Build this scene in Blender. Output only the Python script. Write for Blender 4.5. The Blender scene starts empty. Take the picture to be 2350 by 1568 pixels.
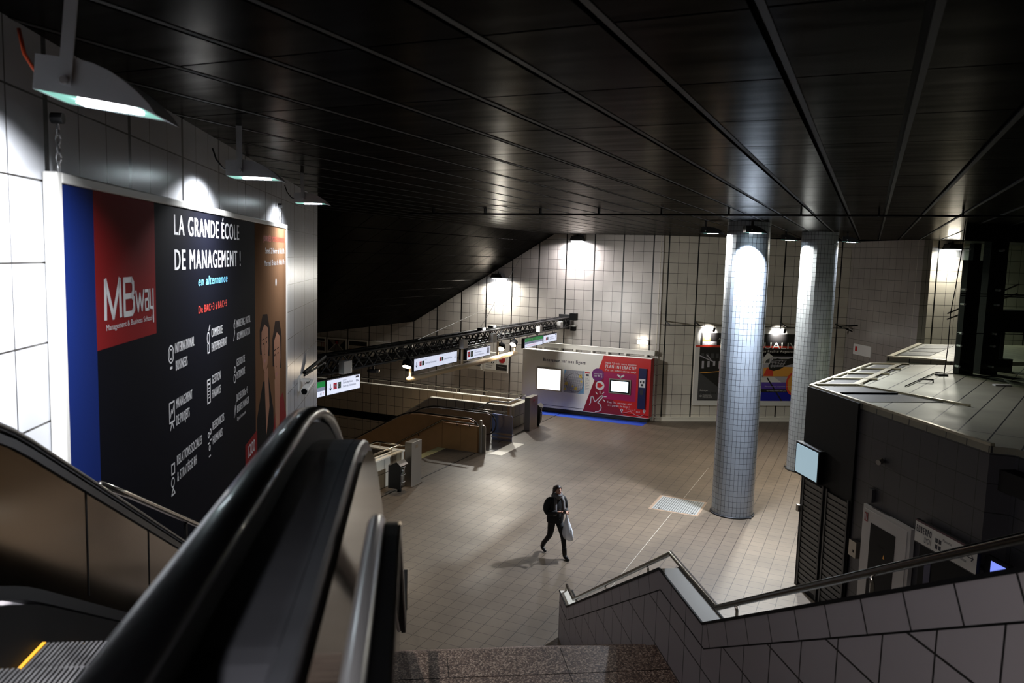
import bpy, math, random
from mathutils import Vector, Matrix
random.seed(7)
R = math.radians
scn = bpy.context.scene
COL = scn.collection

# ------------------------------------------------------------------ camera
EYE = Vector((0.0, 0.0, 6.8))
PITCH, ROLL, HEAD = R(6.1236), R(1.6514), R(-24.4263)
fw = Vector((math.sin(HEAD)*math.cos(PITCH), math.cos(HEAD)*math.cos(PITCH), -math.sin(PITCH)))
r0 = Vector((math.cos(HEAD), -math.sin(HEAD), 0)); u0 = r0.cross(fw)
rt = math.cos(ROLL)*r0 + math.sin(ROLL)*u0
up = -math.sin(ROLL)*r0 + math.cos(ROLL)*u0
cd = bpy.data.cameras.new('camera'); cam = bpy.data.objects.new('camera', cd); COL.objects.link(cam)
cam.matrix_world = Matrix(((rt.x, up.x, -fw.x, EYE.x), (rt.y, up.y, -fw.y, EYE.y), (rt.z, up.z, -fw.z, EYE.z), (0, 0, 0, 1)))
cd.sensor_width = 36; cd.lens = 1797.2/2350*36; cd.clip_start = 0.05; cd.clip_end = 200
cd.dof.use_dof = True; cd.dof.focus_distance = 23.0; cd.dof.aperture_fstop = 3.2
scn.camera = cam

# ------------------------------------------------------------------ world, exposure
w = bpy.data.worlds.new('world'); scn.world = w; w.use_nodes = True
w.node_tree.nodes['Background'].inputs[0].default_value = (0.6, 0.65, 0.8, 1)
w.node_tree.nodes['Background'].inputs[1].default_value = 0.0
scn.view_settings.view_transform = 'Standard'; scn.view_settings.look = 'None'
scn.view_settings.exposure = -0.5; scn.view_settings.gamma = 1.0
scn.cycles.max_bounces = 6; scn.cycles.diffuse_bounces = 3; scn.cycles.glossy_bounces = 4
scn.cycles.transparent_max_bounces = 8; scn.cycles.sample_clamp_indirect = 4.0
scn.cycles.caustics_reflective = False; scn.cycles.caustics_refractive = False
scn.cycles.use_denoising = True
LP = dict(flood=165, col=400, wallamp=410, spot=240)   # lamp powers in watts

# ------------------------------------------------------------------ frames
TH = R(31.6651)
dP = Vector((math.cos(TH), math.sin(TH), 0)); dA = Vector((-math.sin(TH), math.cos(TH), 0))
def AB(a, b, z=0.0): return dP*a + dA*b + Vector((0, 0, z))
FA, FB = 'A', 'B'
def frame_loc(fr, p): return AB(*p) if fr == FA else Vector(p)
def frame_rot(fr): return TH if fr == FA else 0.0

# ------------------------------------------------------------------ materials
def lin(c):
    return tuple(((x/255)/12.92 if x/255 <= 0.04045 else ((x/255+0.055)/1.055)**2.4) for x in c)
MATS = {}
def mat(name, rgb, rough=0.5, metal=0.0, emit=0.0, ecol=None, noise=0.0, nscale=8.0, spec=0.5, alpha=1.0, trans=0.0, stretch=None, coat=0.0):
    if name in MATS: return MATS[name]
    m = bpy.data.materials.new(name); m.use_nodes = True; nt = m.node_tree
    b = nt.nodes['Principled BSDF']; c = lin(rgb)
    b.inputs['Base Color'].default_value = (*c, 1)
    b.inputs['Roughness'].default_value = rough; b.inputs['Metallic'].default_value = metal
    b.inputs['Specular IOR Level'].default_value = spec
    b.inputs['Coat Weight'].default_value = coat
    if alpha < 1: b.inputs['Alpha'].default_value = alpha
    if trans: b.inputs['Transmission Weight'].default_value = trans
    if emit:
        b.inputs['Emission Color'].default_value = (*lin(ecol or rgb), 1); b.inputs['Emission Strength'].default_value = emit
    if noise:
        tc = nt.nodes.new('ShaderNodeTexCoord'); mp = nt.nodes.new('ShaderNodeMapping')
        if stretch: mp.inputs['Scale'].default_value = stretch
        n = nt.nodes.new('ShaderNodeTexNoise'); n.inputs['Scale'].default_value = nscale; n.inputs['Detail'].default_value = 6
        nt.links.new(tc.outputs['Object'], mp.inputs[0]); nt.links.new(mp.outputs[0], n.inputs['Vector'])
        mx = nt.nodes.new('ShaderNodeMix'); mx.data_type = 'RGBA'
        mx.inputs[6].default_value = (*[x*(1-noise) for x in c], 1); mx.inputs[7].default_value = (*[min(1, x*(1+noise)) for x in c], 1)
        nt.links.new(n.outputs[0], mx.inputs[0]); nt.links.new(mx.outputs[2], b.inputs['Base Color'])
        mr = nt.nodes.new('ShaderNodeMapRange'); mr.inputs[3].default_value = max(0, rough-noise*0.35); mr.inputs[4].default_value = min(1, rough+noise*0.35)
        nt.links.new(n.outputs[0], mr.inputs[0]); nt.links.new(mr.outputs[0], b.inputs['Roughness'])
    MATS[name] = m
    return m
def tile(name, tw, th, rgb, grout=(40, 38, 36), rough=0.35, ph=(0, 0), ms=0.012, var=0.10, joint=None, jw=0.06, rowshift=0.0, dirt=0.0):
    if name in MATS: return MATS[name]
    m = bpy.data.materials.new(name); m.use_nodes = True; nt = m.node_tree; N = nt.nodes; L = nt.links
    b = N['Principled BSDF']; b.inputs['Roughness'].default_value = rough
    uv = N.new('ShaderNodeUVMap'); mp = N.new('ShaderNodeMapping'); mp.inputs['Location'].default_value = (-ph[0], -ph[1], 0)
    L.new(uv.outputs[0], mp.inputs[0])
    br = N.new('ShaderNodeTexBrick'); br.offset = rowshift; br.squash = 1.0
    c = lin(rgb)
    br.inputs['Color1'].default_value = (*c, 1); br.inputs['Color2'].default_value = (*[x*(1-var) for x in c], 1)
    br.inputs['Mortar'].default_value = (*lin(grout), 1)
    br.inputs['Scale'].default_value = 1; br.inputs['Mortar Size'].default_value = ms; br.inputs['Mortar Smooth'].default_value = 0.1
    br.inputs['Brick Width'].default_value = tw; br.inputs['Row Height'].default_value = th
    L.new(mp.outputs[0], br.inputs['Vector'])
    col = br.outputs['Color']
    if dirt:
        n = N.new('ShaderNodeTexNoise'); n.inputs['Scale'].default_value = 0.7; n.inputs['Detail'].default_value = 8
        L.new(uv.outputs[0], n.inputs['Vector'])
        mr = N.new('ShaderNodeMapRange'); mr.inputs[1].default_value = 0.35; mr.inputs[2].default_value = 0.7; mr.inputs[3].default_value = 1-dirt; mr.inputs[4].default_value = 1
        L.new(n.outputs[0], mr.inputs[0])
        mx = N.new('ShaderNodeMix'); mx.data_type = 'RGBA'; mx.blend_type = 'MULTIPLY'; mx.inputs[0].default_value = 1
        L.new(col, mx.inputs[6]); L.new(mr.outputs[0], mx.inputs[7]); col = mx.outputs[2]
        m2 = N.new('ShaderNodeMapRange'); m2.inputs[3].default_value = rough+0.15; m2.inputs[4].default_value = rough-0.05
        L.new(n.outputs[0], m2.inputs[0]); L.new(m2.outputs[0], b.inputs['Roughness'])
    if joint:
        sp = N.new('ShaderNodeSeparateXYZ'); L.new(mp.outputs[0], sp.inputs[0])
        a1 = N.new('ShaderNodeMath'); a1.operation = 'ADD'; a1.inputs[1].default_value = jw/2 + 1000*joint; L.new(sp.outputs[0], a1.inputs[0])
        a2 = N.new('ShaderNodeMath'); a2.operation = 'MODULO'; a2.inputs[1].default_value = joint; L.new(a1.outputs[0], a2.inputs[0])
        a3 = N.new('ShaderNodeMath'); a3.operation = 'LESS_THAN'; a3.inputs[1].default_value = jw; L.new(a2.outputs[0], a3.inputs[0])
        mx = N.new('ShaderNodeMix'); mx.data_type = 'RGBA'; mx.inputs[7].default_value = (0.004, 0.004, 0.004, 1)
        L.new(a3.outputs[0], mx.inputs[0]); L.new(col, mx.inputs[6]); col = mx.outputs[2]
    L.new(col, b.inputs['Base Color'])
    bp = N.new('ShaderNodeBump'); bp.inputs['Strength'].default_value = 0.25; bp.inputs['Distance'].default_value = 0.01; bp.invert = True
    L.new(br.outputs['Fac'], bp.inputs['Height']); L.new(bp.outputs[0], b.inputs['Normal'])
    MATS[name] = m
    return m
def glass(name, tint, gloss=0.12):
    m = bpy.data.materials.new(name); m.use_nodes = True; nt = m.node_tree; N = nt.nodes; N.clear()
    o = N.new('ShaderNodeOutputMaterial'); mx = N.new('ShaderNodeMixShader'); t = N.new('ShaderNodeBsdfTransparent'); g = N.new('ShaderNodeBsdfGlossy')
    t.inputs[0].default_value = (*lin(tint), 1); g.inputs['Roughness'].default_value = 0.03; mx.inputs[0].default_value = gloss
    nt.links.new(t.outputs[0], mx.inputs[1]); nt.links.new(g.outputs[0], mx.inputs[2]); nt.links.new(mx.outputs[0], o.inputs[0])
    return m

WT = (206, 200, 190)
M_wallL = tile('tile_wall_left', .4233, .4375, (200, 202, 208), ph=(4.62, 7.575), joint=1.27, jw=.055, ms=.006, rough=.28)
M_wallB = tile('tile_wall_back', .435, .4375, (200, 193, 186), ph=(-12.33, 7.21), joint=1.305, jw=.06, ms=.007, rough=.3, var=.16, dirt=.25)
M_wallP = tile('tile_wall_poster', .43, .4333, (222, 215, 200), ph=(10.63, 7.63), joint=1.29, jw=.06, ms=.007, rough=.3, var=.06, dirt=.2)
M_wallR = tile('tile_wall_right', .43, .4333, (160, 152, 146), ph=(27.6, 7.63), ms=.007, rough=.3, dirt=.25)
M_floor = tile('tile_floor', .32, .32, (98, 86, 73), grout=(38, 31, 26), ph=(-4.485, 22.12), ms=.006, rough=.42, var=.10, dirt=.22)
M_floor.node_tree.nodes['Principled BSDF'].inputs['Specular IOR Level'].default_value = .28
M_stairwall = tile('tile_stair_wall', .44, .44, (150, 143, 145), grout=(12, 11, 11), ph=(0, 0), ms=.0075, rough=.5, var=.04)
M_box = tile('tile_service_box', .44, .43, (58, 56, 60), grout=(8, 8, 8), ph=(13.39, 3.75), ms=.008, rough=.45, var=.06)
M_parapet = tile('tile_parapet', .43, .43, (196, 190, 174), ph=(-12.6, .87), ms=.009, rough=.4)
M_well = tile('tile_stairwell', .43, .43, (206, 190, 168), ph=(-12.6, .87), ms=.009, rough=.45)
M_col = tile('mosaic_column', .1057, .15, (166, 174, 184), grout=(30, 30, 32), ms=.0036, rough=.16, var=.1)
M_cope = mat('coping_stone', (226, 220, 205), .45)
M_black = mat('black_trim', (7, 7, 8), .6, spec=.15)
M_rubber = mat('handrail_rubber', (9, 9, 11), .3, spec=.5, coat=.35)
M_steel = mat('brushed_steel', (150, 144, 136), .36, .75, noise=.06, nscale=3)
M_dsteel = mat('dark_steel_deck', (112, 114, 122), .38, .45, noise=.3, nscale=6)
M_mirror = mat('polished_steel', (150, 138, 122), .09, 1.0, noise=.1, nscale=3)
M_brown = mat('bronze_steel_panel', (176, 136, 92), .4, .2, noise=.15, nscale=3)
M_bal = mat('balustrade_steel', (118, 102, 84), .13, 1.0, noise=.12, nscale=2)
M_chrome = mat('chrome', (235, 235, 238), .28, .7)
M_tube = mat('rail_tube', (185, 178, 168), .24, 1.0)
M_white = mat('white_paint', (226, 224, 220), .4)
M_lampgrey = mat('lamp_housing_grey', (168, 170, 172), .5)
M_darkgrey = mat('dark_grey_metal', (38, 38, 40), .45, .3)
def ceil_mat():
    m = bpy.data.materials.new('ceiling_panel_perforated'); m.use_nodes = True; N = m.node_tree.nodes; L = m.node_tree.links; N.clear()
    o = N.new('ShaderNodeOutputMaterial'); mx = N.new('ShaderNodeMixShader'); d = N.new('ShaderNodeBsdfDiffuse'); g = N.new('ShaderNodeBsdfGlossy')
    d.inputs[0].default_value = (.0018, .0017, .0016, 1); g.inputs[0].default_value = (1, .96, .9, 1)
    tc = N.new('ShaderNodeTexCoord'); mp = N.new('ShaderNodeMapping'); mp.inputs['Scale'].default_value = (.5, 3, 1); n = N.new('ShaderNodeTexNoise'); n.inputs['Scale'].default_value = 2.5; n.inputs['Detail'].default_value = 7
    L.new(tc.outputs['Object'], mp.inputs[0]); L.new(mp.outputs[0], n.inputs['Vector'])
    r = N.new('ShaderNodeMapRange'); r.inputs[1].default_value = .3; r.inputs[2].default_value = .7; r.inputs[3].default_value = .012; r.inputs[4].default_value = .024; L.new(n.outputs[0], r.inputs[0])
    q = N.new('ShaderNodeMapRange'); q.inputs[3].default_value = .2; q.inputs[4].default_value = .26; L.new(n.outputs[0], q.inputs[0])
    lw = N.new('ShaderNodeLayerWeight'); pw = N.new('ShaderNodeMath'); pw.operation = 'POWER'; pw.inputs[1].default_value = 7; L.new(lw.outputs['Facing'], pw.inputs[0])
    ma = N.new('ShaderNodeMath'); ma.operation = 'MULTIPLY_ADD'; ma.inputs[1].default_value = 7.5; ma.inputs[2].default_value = .14; L.new(pw.outputs[0], ma.inputs[0])
    mu = N.new('ShaderNodeMath'); mu.operation = 'MULTIPLY'; L.new(ma.outputs[0], mu.inputs[0]); L.new(r.outputs[0], mu.inputs[1])
    L.new(mu.outputs[0], mx.inputs[0]); L.new(q.outputs[0], g.inputs['Roughness']); L.new(d.outputs[0], mx.inputs[1]); L.new(g.outputs[0], mx.inputs[2]); L.new(mx.outputs[0], o.inputs[0])
    return m
M_ceil = ceil_mat()
M_ceilback = mat('ceiling_channel', (20, 19, 17), .6, .0, spec=.2)

# ------------------------------------------------------------------ mesh builder
class MB:
    def __init__(s): s.v = []; s.f = []; s.m = []; s.uv = []
    def add(s, vs, fs, m=0, uvs=None):
        o = len(s.v); s.v += [Vector(p) for p in vs]
        for i, f in enumerate(fs):
            s.f.append([o+k for k in f]); s.m.append(m); s.uv.append(uvs[i] if uvs else None)
        return s
    def quad(s, a, b, c, d, m=0, uv=None): return s.add([a, b, c, d], [(0, 1, 2, 3)], m, [uv] if uv else None)
    def box(s, x0, x1, y0, y1, z0, z1, m=0):
        v = [(x0, y0, z0), (x1, y0, z0), (x1, y1, z0), (x0, y1, z0), (x0, y0, z1), (x1, y0, z1), (x1, y1, z1), (x0, y1, z1)]
        return s.add(v, [(0, 3, 2, 1), (4, 5, 6, 7), (0, 1, 5, 4), (1, 2, 6, 5), (2, 3, 7, 6), (3, 0, 4, 7)], m)
    def prism(s, pts, vec, m=0):
        n = len(pts); p = [Vector(q) for q in pts]; q = [x+Vector(vec) for x in p]
        nn = Vector((0, 0, 0))
        for i in range(n): nn += p[i].cross(p[(i+1) % n])
        if nn.dot(Vector(vec)) > 0: p.reverse(); q.reverse()
        fs = [tuple(range(n)), tuple(range(2*n-1, n-1, -1))] + [(i, n+i, n+(i+1) % n, (i+1) % n) for i in range(n)]
        return s.add(p+q, fs, m)
    def sweep(s, path, prof, m=0, side=None, caps=True, closed=True):
        # prof: list of (lateral, vertical); side: fixed lateral direction
        P = [Vector(p) for p in path]; n = len(P); k = len(prof); vs = []
        for i in range(n):
            t = (P[min(i+1, n-1)]-P[max(i-1, 0)]).normalized()
            if side is not None: sd = Vector(side)
            else:
                sd = t.cross(Vector((0, 0, 1)))
                sd = sd.normalized() if sd.length > 1e-4 else Vector((1, 0, 0))
            u = sd.cross(t).normalized()
            if 0 < i < n-1:
                t1 = (P[i]-P[i-1]).normalized(); c = max(.3, t1.dot(t))
            else: c = 1
            for (a, b) in prof: vs.append(P[i]+sd*a+u*(b/c))
        fs = []
        for i in range(n-1):
            for j in range(k if closed else k-1):
                fs.append((i*k+j, i*k+(j+1) % k, (i+1)*k+(j+1) % k, (i+1)*k+j))
        if caps and closed: fs += [tuple(range(k-1, -1, -1)), tuple((n-1)*k+j for j in range(k))]
        return s.add(vs, fs, m)
    def tube(s, path, r, n=10, m=0):
        P = [Vector(p) for p in path]; vs = []; fs = []; k = len(P)
        t0 = (P[1]-P[0]).normalized(); ref = Vector((0, 0, 1)) if abs(t0.z) < .9 else Vector((1, 0, 0))
        for i in range(k):
            t = (P[min(i+1, k-1)]-P[max(i-1, 0)]).normalized()
            sd = t.cross(ref)
            if sd.length < 1e-3: sd = t.cross(Vector((0, 1, 0)))
            sd.normalize(); u = sd.cross(t).normalized(); ref = u
            rr = r[i] if isinstance(r, (list, tuple)) else r
            for j in range(n):
                a = 2*math.pi*j/n; vs.append(P[i]+sd*math.cos(a)*rr+u*math.sin(a)*rr)
        for i in range(k-1):
            for j in range(n): fs.append((i*n+j, i*n+(j+1) % n, (i+1)*n+(j+1) % n, (i+1)*n+j))
        fs += [tuple(range(n-1, -1, -1)), tuple((k-1)*n+j for j in range(n))]
        return s.add(vs, fs, m)
    def bar(s, p0, p1, r, m=0): return s.tube([p0, p1], r, 6, m)
    def disc(s, c, r, nrm, m=0, n=20):
        nrm = Vector(nrm).normalized(); a = nrm.orthogonal().normalized(); b = nrm.cross(a)
        return s.add([Vector(c)+(a*math.cos(2*math.pi*i/n)+b*math.sin(2*math.pi*i/n))*r for i in range(n)], [tuple(range(n))], m)
    def build(s, name, mats, parent=None, org=(0, 0, 0), loc=None, rz=0.0, smooth=False, bevel=0.0, wn=False):
        me = bpy.data.meshes.new(name); o_ = Vector(org)
        me.from_pydata([tuple(v-o_) for v in s.v], [], s.f)
        mats = mats if isinstance(mats, (list, tuple)) else [mats]
        for mm in mats: me.materials.append(mm)
        ul = me.uv_layers.new(name='UVMap'); me.update()
        for i, p in enumerate(me.polygons):
            p.material_index = s.m[i]; p.use_smooth = smooth
            u = s.uv[i]; nr = p.normal
            for j, li in enumerate(p.loop_indices):
                if u: ul.data[li].uv = u[j]
                else:
                    v = s.v[s.f[i][j]]
                    if abs(nr.z) > .7: ul.data[li].uv = (v.x, v.y)
                    elif abs(nr.y) > abs(nr.x): ul.data[li].uv = (v.x, v.z)
                    else: ul.data[li].uv = (v.y, v.z)
        o = bpy.data.objects.new(name, me); COL.objects.link(o)
        if parent: o.parent = parent
        if loc is not None: o.location = loc
        o.rotation_euler.z = rz
        if bevel:
            b = o.modifiers.new('bevel', 'BEVEL'); b.width = bevel; b.segments = 2; b.limit_method = 'ANGLE'
        return o

def props(o, label=None, cat=None, group=None, kind=None):
    if label: o['label'] = label
    if cat: o['category'] = cat
    if group: o['group'] = group
    if kind: o['kind'] = kind
    return o
class Thing:
    """an Empty at the base of a thing; parts are written in the coordinates of its frame"""
    def __init__(s, name, label, cat, fr, base, group=None, kind=None):
        s.o = bpy.data.objects.new(name, None); COL.objects.link(s.o); s.o.empty_display_size = .2
        s.base = Vector(base); s.o.location = frame_loc(fr, base); s.o.rotation_euler.z = frame_rot(fr)
        props(s.o, label, cat, group, kind)
    def part(s, name, mb, mats, parent=None, label=None, **k):
        o = mb.build(name, mats, parent or s.o, org=s.base, **k)
        if label: o['label'] = label
        return o
def single(name, mb, mats, fr, base, label=None, cat=None, group=None, kind=None, **k):
    o = mb.build(name, mats, None, org=base, loc=frame_loc(fr, base), rz=frame_rot(fr), **k)
    return props(o, label, cat, group, kind)
def struct(name, mb, mats, fr=FB, **k):
    return single(name, mb, mats, fr, (0, 0, 0), kind='structure', **k)
def dup(root):
    r = root.copy(); COL.objects.link(r)
    for ch in list(root.children):
        c = ch.copy(); COL.objects.link(c); c.parent = r
        for g in ch.children:
            d = g.copy(); COL.objects.link(d); d.parent = c
    return r

# flat printing on panels -------------------------------------------------
_tc = {}
def text_geo(body_, sp=1.0):
    if (body_, sp) in _tc: return _tc[(body_, sp)]
    body = body_
    cu = bpy.data.curves.new('t', 'FONT'); cu.body = body; cu.size = 1.0; cu.space_character = sp; cu.resolution_u = 3
    ob = bpy.data.objects.new('t', cu); me = bpy.data.meshes.new_from_object(ob)
    vs = [v.co.copy() for v in me.vertices]; fs = [tuple(p.vertices) for p in me.polygons]
    bpy.data.objects.remove(ob); bpy.data.curves.remove(cu); bpy.data.meshes.remove(me)
    if vs:
        x0 = min(v.x for v in vs); x1 = max(v.x for v in vs)
    else: x0 = x1 = 0
    _tc[(body_, sp)] = (vs, fs, x0, x1)
    return _tc[(body_, sp)]
class Panel:
    def __init__(s, mb, o, U, V, N, step=.003):
        s.mb = mb; s.o = Vector(o); s.U = Vector(U); s.V = Vector(V); s.N = Vector(N).normalized(); s.step = step
    def P(s, u, v, l=0): return s.o+s.U*u+s.V*v+s.N*(s.step*l)
    def poly(s, pts, m, l=1):
        vs = [s.P(u, v, l) for u, v in pts]; n = len(vs)
        a = sum(((pts[i][0]*pts[(i+1) % n][1]-pts[(i+1) % n][0]*pts[i][1]) for i in range(n)))
        flip = (s.U.cross(s.V).dot(s.N) < 0) != (a < 0)
        s.mb.add(vs, [tuple(range(n)) if not flip else tuple(range(n-1, -1, -1))], m)
    def rect(s, u0, u1, v0, v1, m, l=1): s.poly([(u0, v0), (u1, v0), (u1, v1), (u0, v1)], m, l)
    def circ(s, u, v, r, m, l=1, n=24, sx=1.0): s.poly([(u+r*sx*math.cos(2*math.pi*i/n), v+r*math.sin(2*math.pi*i/n)) for i in range(n)], m, l)
    def ring(s, u, v, r, t, m, l=1, n=20, sx=1.0):
        for i in range(n):
            a = 2*math.pi*i/n; b = 2*math.pi*(i+1)/n
            s.poly([(u+r*sx*math.cos(a), v+r*math.sin(a)), (u+(r-t)*sx*math.cos(a), v+(r-t)*math.sin(a)), (u+(r-t)*sx*math.cos(b), v+(r-t)*math.sin(b)), (u+r*sx*math.cos(b), v+r*math.sin(b))], m, l)
    def line(s, pts, w, m, l=1):
        for (a, b), (c, d) in zip(pts[:-1], pts[1:]):
            dx, dy = c-a, d-b; q = math.hypot(dx, dy) or 1; nx, ny = -dy/q*w/2, dx/q*w/2; ex, ey = dx/q*w*.3, dy/q*w*.3
            s.poly([(a-ex+nx, b-ey+ny), (a-ex-nx, b-ey-ny), (c+ex-nx, d+ey-ny), (c+ex+nx, d+ey+ny)], m, l)
    def text(s, body, u, v, h, m, l=2, width=None, bold=0.0, italic=0.0):
        """baseline left at (u, v), capital height h; width = total width"""
        vs, fs, x0, x1 = text_geo(body, 1.0+3.2*bold*((h/.7)*.62*len(body)/width if width else 1.0) if bold else 1.0)
        if not vs: return
        sy = h/0.70; sx = (width/(x1-x0)) if width else sy
        offs = [0.0] if not bold else [-bold*h/2, 0.0, bold*h/2]
        for q, d in enumerate(offs):
            s.mb.add([s.P(u+(p.x-x0)*sx+d+italic*p.y*sy, v+p.y*sy, l+q*.1) for p in vs], fs, m)

def area(name, loc, direction, sx, sy, power, color=(1, 1, 1), spread=160, parent=None):
    ld = bpy.data.lights.new(name, 'AREA'); ld.shape = 'RECTANGLE'; ld.size = sx; ld.size_y = sy; ld.energy = power; ld.color = color; ld.spread = R(spread)
    o = bpy.data.objects.new(name, ld); COL.objects.link(o); o.location = loc
    o.rotation_euler = Vector(direction).to_track_quat('-Z', 'Y').to_euler()
    if parent: o.parent = parent
    return o
def spotl(name, loc, direction, power, color=(1, 1, 1), angle=60, blend=.5, size=.08, parent=None):
    ld = bpy.data.lights.new(name, 'SPOT'); ld.energy = power; ld.color = color; ld.spot_size = R(angle); ld.spot_blend = blend; ld.shadow_soft_size = size
    o = bpy.data.objects.new(name, ld); COL.objects.link(o); o.location = loc
    o.rotation_euler = Vector(direction).to_track_quat('-Z', 'Y').to_euler()
    if parent: o.parent = parent
    return o

# ================================================================== SETTING
ZC = 7.9
# floor of the hall, with the opening of the stairwell left out
m = MB()
m.box(-13.3, 22, -4, 40, -.35, 0)          # east of the stairwell edge
m.box(-40, -13.3, -4, 19.6, -.35, 0)
m.box(-40, -13.3, 29.6, 40, -.35, 0)
struct('floor', m, M_floor)
# ceiling: dark metal panels hung under a backing, flat part and the part that slopes down over the stairwell
m = MB()
x = -12.93; gx = .688; gy = 1.378
nx = 0
xs = [-1.22+.688*k for k in range(-17, 34)]
ys = [3.62+1.378*k for k in range(-5, 23)]
for xi in xs[:-1]:
    for yi in ys[:-1]:
        m.box(xi+.045, xi+gx-.03, yi+.012, yi+gy-.012, ZC, ZC+.03, 0)
for xi in xs[:-1]: m.box(xi+.008, xi+.046, -3, 34.4, ZC-.004, ZC+.02, 2)
m.box(-13.0, 22.5, -3.6, 34.5, ZC+.09, ZC+.25, 1)
struct('ceiling', m, [M_ceil, M_ceilback, mat('ceiling_lip', (20, 19, 17), .6, .0, spec=.2)])
m = MB()
sl = [(-12.92, 7.9), (-20.16, 3.55), (-26.0, 2.77), (-36, 2.6)]
for (xa, za), (xb, zb) in zip(sl[:-1], sl[1:]):
    d = Vector((xb-xa, 0, zb-za)); L_ = d.length; d.normalize(); n_ = max(1, round(L_/.72))
    for i in range(n_):
        p = Vector((xa, 0, za))+d*(i*L_/n_+.02); q = Vector((xa, 0, za))+d*((i+1)*L_/n_-.02)
        for yi in ys:
            if 2 < yi < 33: m.prism([(p.x, yi+.02, p.z), (q.x, yi+.02, q.z), (q.x, yi+gy-.02, q.z), (p.x, yi+gy-.02, p.z)], (0, 0, .03), 0)
    m.prism([(xa, -4, za+.1), (xb, -4, zb+.1), (xb, 34, zb+.1), (xa, 34, za+.1)], (0, 0, .2), 1)
struct('ceiling_sloping', m, [M_ceil, M_black])
# walls
m = MB(); m.box(-2.35, -1.99, -3, 16.66, 0, 7.9); struct('wall_left', m, M_wallL, FA)
m = MB(); m.box(-36, -8.0, 32.73, 33.1, -6.5, 7.99); struct('wall_back', m, M_wallB)
m = MB(); m.box(10.27, 19.3, 32.1, 32.5, 0, 7.9); struct('wall_far', m, M_wallP, FA)
m = MB(); m.box(10.35, 18.8, 31.98, 32.1, 0, .14); m.box(10.33, 18.8, 31.97, 32.1, .14, .17)
struct('baseboard_far', m, M_cope, FA)
m = MB(); m.box(18.82, 19.15, 27.25, 32.1, 0, 7.9); struct('wall_right', m, M_wallR, FA)
m = MB(); m.box(19.15, 27, 27.6, 28, 0, 7.9); m.box(18.82, 19.15, 27.58, 27.6, 0, 7.9); struct('wall_niche', m, M_wallP, FA)
m = MB(); m.box(27, 27.3, -3, 28, 0, 7.9); struct('wall_east', m, M_wallR, FA)
m = MB(); m.box(-2.35, 27.3, -3.4, -3, 0, 7.9); struct('wall_behind', m, M_wallR, FA)
# dark groove of the rolling shutter across the stairwell entrance
m = MB(); m.box(-12.1, -12.06, 16, 32.1, 0.0, .004); m.box(-4.497, -4.484, 8, 26, 0, .003, 1)
struct('trim_1', m, [M_black, mat('joint_filler', (150, 142, 128), .7)])
def granite_mat():
    m = bpy.data.materials.new('speckled_granite'); m.use_nodes = True; N = m.node_tree.nodes; L = m.node_tree.links; b = N['Principled BSDF']; b.inputs['Roughness'].default_value = .5
    tc = N.new('ShaderNodeTexCoord'); v = N.new('ShaderNodeTexVoronoi'); v.inputs['Scale'].default_value = 75; n = N.new('ShaderNodeTexNoise'); n.inputs['Scale'].default_value = 45; n.inputs['Detail'].default_value = 5
    L.new(tc.outputs['Object'], v.inputs['Vector']); L.new(tc.outputs['Object'], n.inputs['Vector'])
    r = N.new('ShaderNodeValToRGB'); r.color_ramp.elements[0].position = .25; r.color_ramp.elements[0].color = (*lin((40, 26, 22)), 1); r.color_ramp.elements[1].position = .72; r.color_ramp.elements[1].color = (*lin((196, 172, 152)), 1)
    e = r.color_ramp.elements.new(.5); e.color = (*lin((104, 80, 68)), 1)
    a = N.new('ShaderNodeMath'); a.operation = 'ADD'; L.new(v.outputs['Color'], a.inputs[0]); L.new(n.outputs[0], a.inputs[1])
    h = N.new('ShaderNodeMath'); h.operation = 'MULTIPLY'; h.inputs[1].default_value = .5; L.new(a.outputs[0], h.inputs[0]); L.new(h.outputs[0], r.inputs[0]); L.new(r.outputs[0], b.inputs['Base Color'])
    return m
M_granite = granite_mat()
M_speck = mat('speckled_nosing', (170, 160, 112), .6, noise=.4, nscale=40)

# upper landing, stairs and lower landing (all part of the building)
prof = [(-3, 5.25), (1.9, 5.25)]
m = MB()
m.box(-.15, 2.68, -3, 1.9, 4.9, 5.25, 0)
m.box(-1.99, -.15, -3, 2.6, 4.9, 5.25, 0)
m.box(2.9, 27, -3, 1.6, 4.9, 5.25, 0)
struct('floor_upper', m, M_granite, FA)
m = MB(); m.box(-.15, 2.68, 6.6, 7.9, 2.3, 2.63, 0); m.box(-.15, 2.68, 7.38, 7.386, 2.62, 2.632, 1)
for a_ in (.4, 1.62): m.box(a_, a_+.006, 6.6, 7.9, 2.62, 2.632, 1)
struct('floor_landing', m, [M_granite, M_black], FA)
b_, nt_ = M_granite, None
m = MB()
def stairs(m, a0, a1, b0, z0, b1, z1, n):
    dz = (z0-z1)/n; db = (b1-b0)/(n-1) if n > 1 else 0
    for i in range(n-1):
        m.box(a0, a1, b0+i*db, b0+(i+1)*db+.02, z0-(i+1)*dz-.2, z0-(i+1)*dz, 0)
t = Thing('staircase', 'granite stairs going down between the escalator and the tiled stair wall', 'stairs', FA, (1.2, 7.2, 0))
m = MB(); stairs(m, -.14, 2.675, 1.9, 5.25, 6.6, 2.63, 16); t.part('upper_flight', m, M_granite)
m = MB(); stairs(m, -.14, 2.675, 7.9, 2.63, 12.65, 0, 16); t.part('lower_flight', m, M_granite)

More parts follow.
